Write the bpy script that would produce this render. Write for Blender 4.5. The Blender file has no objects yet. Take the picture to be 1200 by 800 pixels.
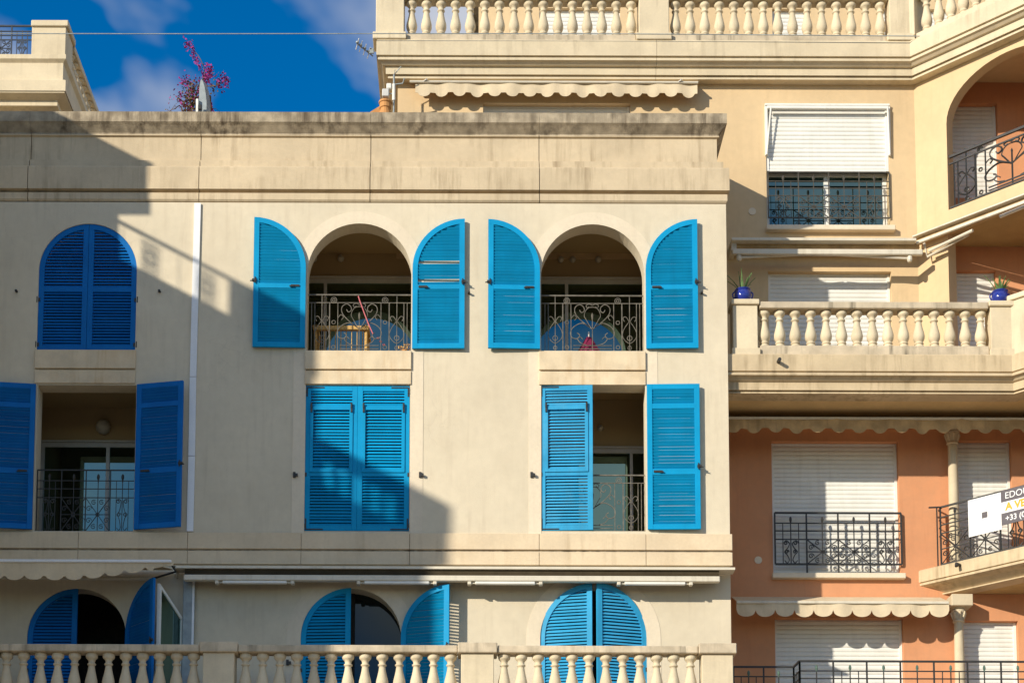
import bpy, bmesh, math, random
from math import radians, sin, cos, pi, sqrt, atan2
from mathutils import Vector, Matrix
from mathutils.geometry import tessellate_polygon
random.seed(11)
S = bpy.context.scene
COL = S.collection

# ------------------------------------------------------------------ camera
F, PPX, PPY = 2100.0, 545.0, 1071.0          # focal length and principal point, px of a 1200x800 frame
TH, RO, D, ZC = radians(5.85), 0.0032, 28.0, 1.6
CAM = Vector((0, -D, ZC))
fw = Vector((0, cos(TH), sin(TH))); up0 = Vector((0, -sin(TH), cos(TH))); rt0 = Vector((1, 0, 0))
RT = rt0 * cos(RO) + up0 * sin(RO)
UP = up0 * cos(RO) - rt0 * sin(RO)
cd = bpy.data.cameras.new('camera')
cd.sensor_width = 36; cd.lens = F / 1200 * 36
cd.shift_x = (600 - PPX) / 1200; cd.shift_y = (PPY - 400) / 1200
cd.clip_end = 3000
cam = bpy.data.objects.new('camera', cd); COL.objects.link(cam)
m3 = Matrix((RT, UP, -fw)).transposed().to_4x4()
cam.matrix_world = Matrix.Translation(CAM) @ m3
S.camera = cam

# ------------------------------------------------------------------ sky, sun, exposure
SA, SE = 1.03, 0.545                          # sun travel per metre of depth: right, down
sun_to = Vector((-SA, -1, SE)).normalized()
W = bpy.data.worlds.new('World'); S.world = W; W.use_nodes = True
wn, wl = W.node_tree.nodes, W.node_tree.links
wn.clear()
wo = wn.new('ShaderNodeOutputWorld'); bg = wn.new('ShaderNodeBackground')
sky = wn.new('ShaderNodeTexSky'); sky.sky_type = 'NISHITA'; sky.sun_disc = False
sky.sun_elevation = math.asin(sun_to.z); sky.sun_rotation = atan2(sun_to.x, sun_to.y)
sky.air_density = 1.0; sky.dust_density = 0.15; sky.ozone_density = 3.5; sky.altitude = 0
bg.inputs['Strength'].default_value = 0.15
tc = wn.new('ShaderNodeTexCoord'); mp = wn.new('ShaderNodeMapping')
mp.inputs['Location'].default_value = (0.93, 5.371, 1.52); mp.inputs['Scale'].default_value = (.8, .8, 1.2)
nz = wn.new('ShaderNodeTexNoise'); nz.inputs['Scale'].default_value = 4.2
nz.inputs['Detail'].default_value = 5; nz.inputs['Roughness'].default_value = 0.5; nz.inputs['Distortion'].default_value = 0.3
cr = wn.new('ShaderNodeValToRGB')
cr.color_ramp.elements[0].position = 0.452; cr.color_ramp.elements[0].color = (0, 0, 0, 1)
cr.color_ramp.elements[1].position = 0.62; cr.color_ramp.elements[1].color = (0.9, 0.9, 0.9, 1)
mx = wn.new('ShaderNodeMix'); mx.data_type = 'RGBA'
mx.inputs[7].default_value = (5.2, 5.1, 5.0, 1)
hs = wn.new('ShaderNodeHueSaturation'); hs.inputs['Saturation'].default_value = 1.42; hs.inputs['Hue'].default_value = 0.504; hs.inputs['Value'].default_value = 0.92
wl.new(sky.outputs[0], hs.inputs['Color'])
wl.new(tc.outputs['Generated'], mp.inputs[0]); wl.new(mp.outputs[0], nz.inputs['Vector'])
wl.new(nz.outputs['Fac'], cr.inputs[0]); wl.new(cr.outputs[0], mx.inputs[0])
wl.new(hs.outputs[0], mx.inputs[6]); wl.new(mx.outputs[2], bg.inputs['Color']); wl.new(bg.outputs[0], wo.inputs[0])
sd = bpy.data.lights.new('sun', 'SUN'); sd.energy = 5.0; sd.angle = radians(0.75); sd.color = (1.0, 0.92, 0.77)
sun = bpy.data.objects.new('sun', sd); COL.objects.link(sun)
sun.rotation_euler = sun_to.to_track_quat('Z', 'Y').to_euler(); sun.location = (-20, -30, 30)
S.view_settings.view_transform = 'Standard'; S.view_settings.look = 'None'
S.view_settings.exposure = 0.12; S.view_settings.gamma = 1.0; S.view_settings.use_curve_mapping = False

# ------------------------------------------------------------------ helpers
def P(px, py, Y):
    d = fw + RT * ((px - PPX) / F) + UP * ((PPY - py) / F)
    return CAM + d * ((Y - CAM.y) / d.y)
def fx(px, py, Y): return P(px, py, Y).x
def fz(px, py, Y): return P(px, py, Y).z
UC = Vector((1, -1, 0)).normalized()          # direction of the canted bay
def PD(px, py, O):                            # point of a pixel on the vertical 45 degree plane through O
    d = fw + RT * ((px - PPX) / F) + UP * ((PPY - py) / F)
    n = Vector((1, 1, 0))
    return CAM + d * ((O - CAM).dot(n) / d.dot(n))

class MB:
    def __init__(s): s.v = []; s.f = []
    def add(s, vs, fs):
        b = len(s.v); s.v += [tuple(v) for v in vs]; s.f += [tuple(b + i for i in f) for f in fs]; return s
    def box(s, x0, x1, y0, y1, z0, z1, M=None, c=0.0):
        if x1 < x0: x0, x1 = x1, x0
        if y1 < y0: y0, y1 = y1, y0
        if z1 < z0: z0, z1 = z1, z0
        if c > 0:
            c = min(c, (x1 - x0) * .45, (y1 - y0) * .45, (z1 - z0) * .45)
            bm = bmesh.new(); bmesh.ops.create_cube(bm, size=1)
            for v in bm.verts:
                v.co = ((x0 + x1) / 2 + v.co.x * (x1 - x0), (y0 + y1) / 2 + v.co.y * (y1 - y0), (z0 + z1) / 2 + v.co.z * (z1 - z0))
            bmesh.ops.bevel(bm, geom=bm.edges[:], offset=c, segments=1, affect='EDGES')
            bm.verts.index_update()
            vs = [v.co.copy() for v in bm.verts]; fs = [[v.index for v in f.verts] for f in bm.faces]; bm.free()
        else:
            vs = [Vector(p) for p in ((x0,y0,z0),(x1,y0,z0),(x1,y1,z0),(x0,y1,z0),(x0,y0,z1),(x1,y0,z1),(x1,y1,z1),(x0,y1,z1))]
            fs = [(3,2,1,0),(4,5,6,7),(0,1,5,4),(1,2,6,5),(2,3,7,6),(3,0,4,7)]
        if M is not None: vs = [M @ v for v in vs]
        return s.add(vs, fs)
    def tube(s, pts, r, n=6, cap=True):
        pts = [Vector(p) for p in pts]
        if len(pts) < 2: return s
        rr = r if isinstance(r, (list, tuple)) else [r] * len(pts)
        vs = []; pn = None
        for i, p in enumerate(pts):
            t = (pts[min(i + 1, len(pts) - 1)] - pts[max(i - 1, 0)])
            if t.length < 1e-9: t = Vector((0, 0, 1))
            t.normalize()
            if pn is None:
                a = Vector((0, 1, 0)) if abs(t.y) < .9 else Vector((1, 0, 0))
                pn = (a - t * a.dot(t)).normalized()
            else:
                pn = pn - t * pn.dot(t)
                pn = pn.normalized() if pn.length > 1e-6 else Vector((1, 0, 0))
            b = t.cross(pn)
            for k in range(n):
                q = 2 * pi * (k + .5) / n
                vs.append(p + (pn * cos(q) + b * sin(q)) * rr[i])
        fs = []
        for i in range(len(pts) - 1):
            for k in range(n):
                a, b2 = i * n + k, i * n + (k + 1) % n
                fs.append((a, b2, b2 + n, a + n))
        if cap: fs += [tuple(range(n))[::-1], tuple(range((len(pts) - 1) * n, len(pts) * n))]
        return s.add(vs, fs)
    def lathe(s, prof, c=(0, 0, 0), n=16):
        vs = []; c = Vector(c)
        for (r, z) in prof:
            for k in range(n):
                q = 2 * pi * k / n; vs.append(c + Vector((r * cos(q), r * sin(q), z)))
        fs = []
        for i in range(len(prof) - 1):
            for k in range(n):
                a, b = i * n + k, i * n + (k + 1) % n
                fs.append((a, b, b + n, a + n))
        fs += [tuple(range(n))[::-1], tuple(range((len(prof) - 1) * n, len(prof) * n))]
        return s.add(vs, fs)
    def prism(s, poly, z0, z1):               # horizontal polygon extruded upwards
        n = len(poly)
        vs = [Vector((p[0], p[1], z0)) for p in poly] + [Vector((p[0], p[1], z1)) for p in poly]
        fs = [tuple(range(n))[::-1], tuple(range(n, 2 * n))] + [(i, (i + 1) % n, (i + 1) % n + n, i + n) for i in range(n)]
        return s.add(vs, fs)
    def sweep(s, path, prof):                 # profile (outward, z) along a plan polyline, mitred
        path = [Vector((p[0], p[1])) for p in path]
        nr = []
        for i in range(len(path) - 1):
            d = (path[i + 1] - path[i]).normalized(); nr.append(Vector((d.y, -d.x)))
        vs = []; k = len(prof)
        for i, p in enumerate(path):
            if i == 0: m = nr[0]
            elif i == len(path) - 1: m = nr[-1]
            else: m = (nr[i - 1] + nr[i]) / (1 + nr[i - 1].dot(nr[i]))
            for (o, z) in prof: vs.append(Vector((p.x + m.x * o, p.y + m.y * o, z)))
        fs = []
        for i in range(len(path) - 1):
            for j in range(k):
                a, b = i * k + j, i * k + (j + 1) % k
                fs.append((a, b, b + k, a + k))
        fs += [tuple(range(k)), tuple(range((len(path) - 1) * k, len(path) * k))[::-1]]
        return s.add(vs, fs)
    def plate(s, outer, holes, O, u, nrm, th):  # vertical plate with holes: (s, z) outlines on plane O + u*s, thickness th along nrm
        loops = [outer] + holes
        flat = [p for l in loops for p in l]
        tris = tessellate_polygon([[Vector((p[0], p[1], 0)) for p in l] for l in loops])
        O = Vector(O); n = len(flat)
        fr = [Vector((O.x + u.x * p[0], O.y + u.y * p[0], p[1])) for p in flat]
        bk = [q + nrm * th for q in fr]
        fs = [tuple(t) for t in tris] + [tuple(i + n for i in t)[::-1] for t in tris]
        b = 0
        for l in loops:
            for i in range(len(l)):
                a, c = b + i, b + (i + 1) % len(l); fs.append((a, c, c + n, a + n))
            b += len(l)
        return s.add(fr + bk, fs)
    def build(s, name, mat, parent=None, smooth=False, M=None):
        me = bpy.data.meshes.new(name); me.from_pydata(s.v, [], s.f)
        bm = bmesh.new(); bm.from_mesh(me); bmesh.ops.recalc_face_normals(bm, faces=bm.faces[:]); bm.to_mesh(me); bm.free()
        me.materials.append(mat)
        if smooth:
            me.polygons.foreach_set('use_smooth', [True] * len(me.polygons))
            try: me.set_sharp_from_angle(angle=radians(50))
            except Exception: pass
        return link(name, me, parent, M)

def link(name, me, parent=None, M=None):
    o = bpy.data.objects.new(name, me); COL.objects.link(o)
    if parent is not None: adopt(o, parent)
    if M is not None: o.matrix_basis = M
    return o
BASE = {}
def adopt(o, p):
    o.parent = p
    if p.name in BASE: o.matrix_parent_inverse = Matrix.Translation(-BASE[p.name])
def thing(name, loc, label, cat, group=None):
    o = bpy.data.objects.new(name, None); COL.objects.link(o); o.location = loc
    o.empty_display_size = .2
    BASE[o.name] = Vector(loc); o['label'] = label; o['category'] = cat
    if group: o['group'] = group
    return o
def tag(o, label, cat, group=None):
    o['label'] = label; o['category'] = cat
    if group: o['group'] = group
    return o
def smoothpts(pts, k=5, closed=False):
    n = len(pts); out = []
    g = (lambda i: pts[i % n]) if closed else (lambda i: pts[max(0, min(n - 1, i))])
    for i in range(n if closed else n - 1):
        p0, p1, p2, p3 = g(i - 1), g(i), g(i + 1), g(i + 2)
        for j in range(k):
            t = j / k
            out.append(tuple(.5 * ((2 * p1[a]) + (-p0[a] + p2[a]) * t + (2 * p0[a] - 5 * p1[a] + 4 * p2[a] - p3[a]) * t * t + (-p0[a] + 3 * p1[a] - 3 * p2[a] + p3[a]) * t ** 3) for a in range(len(p1))))
    out.append(pts[0] if closed else pts[-1])
    return out

# ------------------------------------------------------------------ materials
def mat(name, col, rough=.7, spec=.3, metal=0, var=.12, vs=3.0, bump=.0, bs=60, streak=0, streakcol=(.10,.085,.07), patch=0, patchcol=None, objrand=0, grime=.12, sr=(.50, .72), objcol=(.22, .18, .13), crack=0):
    m = bpy.data.materials.new(name); m.use_nodes = True
    n, l = m.node_tree.nodes, m.node_tree.links
    b = n['Principled BSDF']
    b.inputs['Roughness'].default_value = rough; b.inputs['Metallic'].default_value = metal
    b.inputs['Specular IOR Level'].default_value = spec
    t = n.new('ShaderNodeTexCoord'); out = None
    geo = n.new('ShaderNodeNewGeometry')
    def noise(scale, detail=4, mscale=(1, 1, 1), rough_=.55):
        mpn = n.new('ShaderNodeMapping'); mpn.inputs['Scale'].default_value = mscale
        l.new(geo.outputs['Position'], mpn.inputs[0])
        q = n.new('ShaderNodeTexNoise'); q.inputs['Scale'].default_value = scale; q.inputs['Detail'].default_value = detail
        q.inputs['Roughness'].default_value = rough_
        l.new(mpn.outputs[0], q.inputs['Vector']); return q.outputs['Fac']
    def ramp(src, p0, p1, c0=(0,0,0,1), c1=(1,1,1,1)):
        r = n.new('ShaderNodeValToRGB'); r.color_ramp.elements[0].position = p0; r.color_ramp.elements[1].position = p1
        r.color_ramp.elements[0].color = c0; r.color_ramp.elements[1].color = c1
        l.new(src, r.inputs[0]); return r.outputs[0]
    def mix(f, a, b_):
        q = n.new('ShaderNodeMix'); q.data_type = 'RGBA'
        for s_, v in ((0, f), (6, a), (7, b_)):
            if isinstance(v, (int, float)): q.inputs[s_].default_value = v
            elif isinstance(v, tuple): q.inputs[s_].default_value = v if len(v) == 4 else (*v, 1)
            else: l.new(v, q.inputs[s_])
        return q.outputs[2]
    lo = tuple(c * (1 - var) for c in col); hi = tuple(min(1, c * (1 + var)) for c in col)
    out = mix(ramp(noise(vs, 6), .35, .65), lo, hi)
    out = mix(ramp(noise(vs * 14, 4), .3, .75), out, mix(grime, out, (.25, .2, .14)))
    if patch:
        out = mix(ramp(noise(1.3, 7, (1, 1, 1), .65), .52, .70, (0, 0, 0, 1), (patch, patch, patch, 1)), out, patchcol or (.3, .24, .17))
    if streak:
        a = ramp(noise(9, 5, (1, 1, .09), .6), sr[0], sr[1])
        bq = ramp(noise(1.1, 3), .38, .62)
        mm = n.new('ShaderNodeMath'); mm.operation = 'MULTIPLY'; l.new(a, mm.inputs[0]); l.new(bq, mm.inputs[1])
        m2 = n.new('ShaderNodeMath'); m2.operation = 'MULTIPLY'; m2.inputs[1].default_value = streak; l.new(mm.outputs[0], m2.inputs[0])
        out = mix(m2.outputs[0], out, streakcol)
    if crack:
        vo = n.new('ShaderNodeTexVoronoi'); vo.feature = 'DISTANCE_TO_EDGE'; vo.inputs['Scale'].default_value = .55
        ad = n.new('ShaderNodeVectorMath'); ad.operation = 'ADD'
        nq = n.new('ShaderNodeTexNoise'); nq.inputs['Scale'].default_value = 2.2; nq.inputs['Detail'].default_value = 6
        sc2 = n.new('ShaderNodeVectorMath'); sc2.operation = 'SCALE'; sc2.inputs['Scale'].default_value = .9
        l.new(geo.outputs['Position'], nq.inputs['Vector']); l.new(nq.outputs['Color'], sc2.inputs[0])
        l.new(geo.outputs['Position'], ad.inputs[0]); l.new(sc2.outputs[0], ad.inputs[1]); l.new(ad.outputs[0], vo.inputs['Vector'])
        a = ramp(vo.outputs['Distance'], .0, .006, (1, 1, 1, 1), (0, 0, 0, 1)); b2 = ramp(noise(.45, 2), .50, .58)
        mc = n.new('ShaderNodeMath'); mc.operation = 'MULTIPLY'; l.new(a, mc.inputs[0]); l.new(b2, mc.inputs[1])
        md = n.new('ShaderNodeMath'); md.operation = 'MULTIPLY'; md.inputs[1].default_value = crack; l.new(mc.outputs[0], md.inputs[0])
        out = mix(md.outputs[0], out, (.30, .24, .17))
    if objrand:
        oi = n.new('ShaderNodeObjectInfo')
        out = mix(ramp(oi.outputs['Random'], 0, 1, (0, 0, 0, 1), (objrand, objrand, objrand, 1)), out, objcol)
    l.new(out, b.inputs['Base Color'])
    if bump:
        bn = n.new('ShaderNodeBump'); bn.inputs['Strength'].default_value = bump; bn.inputs['Distance'].default_value = .01
        l.new(noise(bs, 5), bn.inputs['Height']); l.new(bn.outputs[0], b.inputs['Normal'])
    return m
M = {}
M['stucco'] = mat('cream_stucco', (.66, .575, .43), .9, .1, var=.07, vs=.5, bump=.3, bs=70, streak=.38, streakcol=(.44, .36, .26), patch=.30, patchcol=(.56, .47, .34), crack=.13)
M['trim'] = mat('pale_trim', (.72, .62, .47), .85, .15, var=.05, vs=1.2, bump=.2, bs=70, streak=.2, streakcol=(.40, .32, .22))
M['parapet'] = mat('weathered_parapet', (.595, .48, .325), .9, .1, var=.09, vs=.9, bump=.3, bs=60, streak=.85, streakcol=(.32, .24, .15), patch=.5, patchcol=(.46, .37, .25), sr=(.47, .70), crack=.10)
M['coping'] = mat('grey_coping', (.40, .33, .235), .9, .1, var=.25, vs=5, bump=.5, bs=45, streak=.95, streakcol=(.105, .08, .055), patch=.7, patchcol=(.17, .135, .09), sr=(.40, .62))
M['course'] = mat('string_course_stone', (.68, .55, .38), .85, .15, var=.07, vs=1.5, bump=.2, bs=60, streak=.4, streakcol=(.38, .28, .17), patch=.35, patchcol=(.55, .40, .24))
M['sill'] = mat('stained_sill_stone', (.70, .57, .39), .8, .2, var=.1, vs=3, bump=.2, bs=60, streak=.5, streakcol=(.45, .28, .12), patch=.4, patchcol=(.6, .40, .2))
M['cream2'] = mat('yellow_cream_stucco', (.66, .49, .29), .9, .1, var=.06, vs=.6, bump=.25, bs=80, streak=.28, streakcol=(.45, .32, .18), patch=.25, patchcol=(.56, .40, .23), crack=.10)
M['stone'] = mat('pale_cast_stone', (.69, .585, .41), .8, .2, var=.08, vs=2.0, bump=.2, bs=60, streak=.5, streakcol=(.30, .235, .15), patch=.3, patchcol=(.50, .41, .28), objrand=.30, objcol=(.42, .34, .23))
M['fascia'] = mat('stained_balcony_stone', (.585, .465, .30), .85, .15, var=.10, vs=1.6, bump=.2, bs=60, streak=.75, streakcol=(.26, .19, .11), patch=.45, patchcol=(.42, .32, .20), sr=(.46, .68))
M['dirty'] = mat('dirty_cast_stone', (.60, .50, .36), .85, .15, var=.15, vs=4, bump=.25, bs=60, streak=.9, streakcol=(.13, .11, .08), patch=.55, patchcol=(.28, .23, .16), objrand=.15)
M['ochre'] = mat('ochre_soffit', (.50, .36, .17), .9, .1, var=.12, vs=1.5, bump=.2, patch=.3, patchcol=(.25, .17, .08))
M['soffit'] = mat('golden_soffit_plaster', (.68, .49, .25), .9, .1, var=.08, vs=1.5, bump=.2, patch=.25, patchcol=(.45, .30, .14))
M['terra'] = mat('terracotta_stucco', (.635, .295, .15), .9, .1, var=.08, vs=.7, bump=.25, bs=80, streak=.3, streakcol=(.40, .16, .085), patch=.3, patchcol=(.56, .25, .13), crack=.10)
M['white'] = mat('white_enamel', (.79, .775, .72), .45, .4, var=.05, vs=2.5, grime=.05, streak=.35, streakcol=(.50, .46, .38), objrand=.16, objcol=(.60, .56, .46))
M['pipe'] = mat('white_pipe', (.80, .80, .80), .4, .4, var=.03, vs=4)
M['alu'] = mat('grey_aluminium', (.58, .57, .54), .4, .5, var=.05, vs=6)
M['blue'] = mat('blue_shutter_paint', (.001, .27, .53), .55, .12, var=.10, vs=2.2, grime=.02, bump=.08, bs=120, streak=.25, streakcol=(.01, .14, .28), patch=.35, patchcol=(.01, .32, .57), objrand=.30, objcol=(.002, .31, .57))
M['blueB'] = mat('pale_blue_shutter', (.025, .31, .56), .55, .2, var=.12, vs=2.5, grime=.04, bump=.08, bs=120, streak=.35, streakcol=(.03, .16, .28), patch=.45, patchcol=(.12, .42, .63), objrand=.35, objcol=(.08, .38, .60))  # paler copy of the shutter blue for the nearly closed right-hand leaves
M['blueShade'] = mat('shaded_blue_shutter_paint', (.001, .13, .43), .55, .12, var=.10, vs=2.2, grime=.02, bump=.08, bs=120, streak=.25, streakcol=(.005, .07, .2), patch=.30, patchcol=(.01, .20, .49), objrand=.25, objcol=(.005, .18, .47))  # same blue paint, darkened in colour for the leaves standing in shade
M['iron'] = mat('black_iron', (.018, .019, .02), .5, .4, var=.2, vs=10)
M['irond'] = mat('dull_iron', (.06, .055, .045), .55, .4, var=.3, vs=12)
M['irong'] = mat('weathered_grey_iron', (.13, .115, .09), .6, .4, var=.35, vs=14)
M['ironb'] = mat('bluish_iron', (.015, .03, .055), .5, .4, var=.2, vs=10)
M['fabric'] = mat('beige_awning_cloth', (.66, .54, .37), .95, .05, var=.08, vs=2.5, bump=.15, bs=200, streak=.4, streakcol=(.36, .28, .18))
M['fabricd'] = mat('stained_awning_cloth', (.50, .34, .17), .95, .05, var=.2, vs=3.5, bump=.2, bs=120, streak=.6, streakcol=(.2, .14, .08), patch=.5, patchcol=(.25, .17, .1))
M['brown'] = mat('shaded_gap_cloth', (.05, .038, .022), .95, .05, var=.2, vs=4)  # cloth colour blackened to carry the shade of the awning gap
M['awnmetal'] = mat('cream_awning_metal', (.66, .60, .48), .45, .4, var=.05, vs=5, streak=.4, streakcol=(.3, .24, .16))
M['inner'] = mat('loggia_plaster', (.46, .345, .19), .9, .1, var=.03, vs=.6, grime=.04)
M['dark'] = mat('dark_room', (.02, .02, .02), .9, .1, var=.05, vs=1)  # near-black colour stands in for the shade of unlit interiors
M['ceramic'] = mat('cobalt_glazed_ceramic', (.008, .025, .24), .08, .6, var=.05, vs=5)
M['leaf'] = mat('agave_leaf', (.10, .19, .06), .5, .3, var=.35, vs=30)
M['bleaf'] = mat('bougainvillea_leaf', (.14, .085, .03), .6, .2, var=.4, vs=30)
M['bract'] = mat('magenta_bract', (.34, .02, .20), .6, .2, var=.4, vs=30)
M['twig'] = mat('brown_twig', (.16, .09, .05), .8, .1, var=.2, vs=20)
M['pot'] = mat('terracotta_pot', (.55, .27, .10), .8, .1, var=.15, vs=8)
M['zinc'] = mat('grey_zinc', (.30, .34, .35), .5, .4, var=.15, vs=8)
M['magenta'] = mat('magenta_cloth', (.16, .008, .05), .8, .1, var=.15, vs=12)
M['rattan'] = mat('golden_rattan', (.55, .33, .10), .6, .3, var=.3, vs=25)
M['pink'] = mat('pink_cord', (.62, .16, .18), .7, .2, var=.1, vs=12)
M['sign'] = mat('white_banner', (.80, .80, .80), .6, .3, var=.02)
M['signd'] = mat('slate_banner', (.10, .09, .105), .6, .3, var=.05)
M['orange'] = mat('orange_print', (.82, .36, .02), .6, .3, var=.03)
M['asphalt'] = mat('asphalt', (.055, .055, .055), .9, .1, var=.2, vs=2, bump=.3)
M['paving'] = mat('pale_paving', (.45, .37, .27), .9, .1, var=.12, vs=1)
M['bulb'] = mat('frosted_globe', (.5, .48, .42), .3, .4, var=.03)
M['verdigris'] = mat('green_bronze', (.08, .14, .11), .6, .4, var=.3, vs=30)
def glass(name, tint, fac):
    m = bpy.data.materials.new(name); m.use_nodes = True
    n, l = m.node_tree.nodes, m.node_tree.links
    n.remove(n['Principled BSDF'])
    d = n.new('ShaderNodeBsdfDiffuse'); d.inputs['Color'].default_value = (.008, .009, .008, 1)
    g = n.new('ShaderNodeBsdfGlossy'); g.inputs['Roughness'].default_value = .01; g.inputs['Color'].default_value = (*tint, 1)
    fr = n.new('ShaderNodeLayerWeight'); fr.inputs['Blend'].default_value = .25
    ma = n.new('ShaderNodeMath'); ma.operation = 'ADD'; ma.inputs[1].default_value = fac
    x = n.new('ShaderNodeMixShader')
    l.new(fr.outputs['Fresnel'], ma.inputs[0]); l.new(ma.outputs[0], x.inputs[0]); l.new(d.outputs[0], x.inputs[1]); l.new(g.outputs[0], x.inputs[2])
    l.new(x.outputs[0], n['Material Output'].inputs[0])
    return m
M['glass'] = glass('reflective_glass', (.55, .92, .85), .20)
M['glass2'] = glass('dim_glass', (.7, .9, 1.0), .02)

# ------------------------------------------------------------------ shared building pieces
def unit(name, prof, mat_):                   # bar of unit length along x with a (y, z) section
    mb = MB(); n = len(prof)
    vs = [(0, p[0], p[1]) for p in prof] + [(1, p[0], p[1]) for p in prof]
    fs = [tuple(range(n)), tuple(range(n, 2 * n))[::-1]] + [(i, (i + 1) % n, (i + 1) % n + n, i + n) for i in range(n)]
    mb.add(vs, fs)
    me = bpy.data.meshes.new(name); me.from_pydata(mb.v, [], mb.f)
    bm = bmesh.new(); bm.from_mesh(me); bmesh.ops.recalc_face_normals(bm, faces=bm.faces[:]); bm.to_mesh(me); bm.free()
    me.materials.append(mat_); return me
PIT = .052
SLAT = {}
def slatmesh(mk, op=False):
    if (mk, op) not in SLAT:
        h = PIT * (.372 if op else .41)
        SLAT[(mk, op)] = unit('slat', [(-.040, -h), (-.034, -h - .003), (-.006, h - .004), (-.010, h + .001)], M[mk])
    return SLAT[(mk, op)]
ROLL = unit('roller_slat', [(0, -.5), (-.006, -.46), (-.013, -.2), (-.014, .1), (-.010, .36), (-.002, .5), (.004, .5), (.004, -.5)], M['white'])
BAL_PROF = [(.082,0),(.084,.02),(.082,.04),(.070,.052),(.060,.062),(.060,.072),(.074,.082),(.077,.094),(.074,.106),(.060,.114),(.060,.126),(.074,.150),(.088,.185),(.095,.225),(.095,.265),(.089,.315),(.078,.37),(.066,.43),(.056,.49),(.050,.54),(.047,.572),(.060,.580),(.066,.590),(.066,.602),(.060,.612),(.048,.620),(.049,.655),(.060,.68),(.078,.70),(.088,.715),(.092,.735),(.092,.765),(.086,.785),(.080,.80)]
def balmesh(mk):
    me = MB().lathe(BAL_PROF, n=18)
    m_ = bpy.data.meshes.new('baluster'); m_.from_pydata(me.v, [], me.f); m_.materials.append(M[mk])
    m_.polygons.foreach_set('use_smooth', [True] * len(m_.polygons)); return m_
BAL = balmesh('stone'); BALD = balmesh('dirty')
def balusters(parent, pts, h, mesh, rs=1.0):
    for p in pts:
        o = link('baluster', mesh, parent); o.location = p; o.scale = (rs, rs, h / .80)
        o.rotation_euler.z = random.uniform(0, 6.28)

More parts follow.
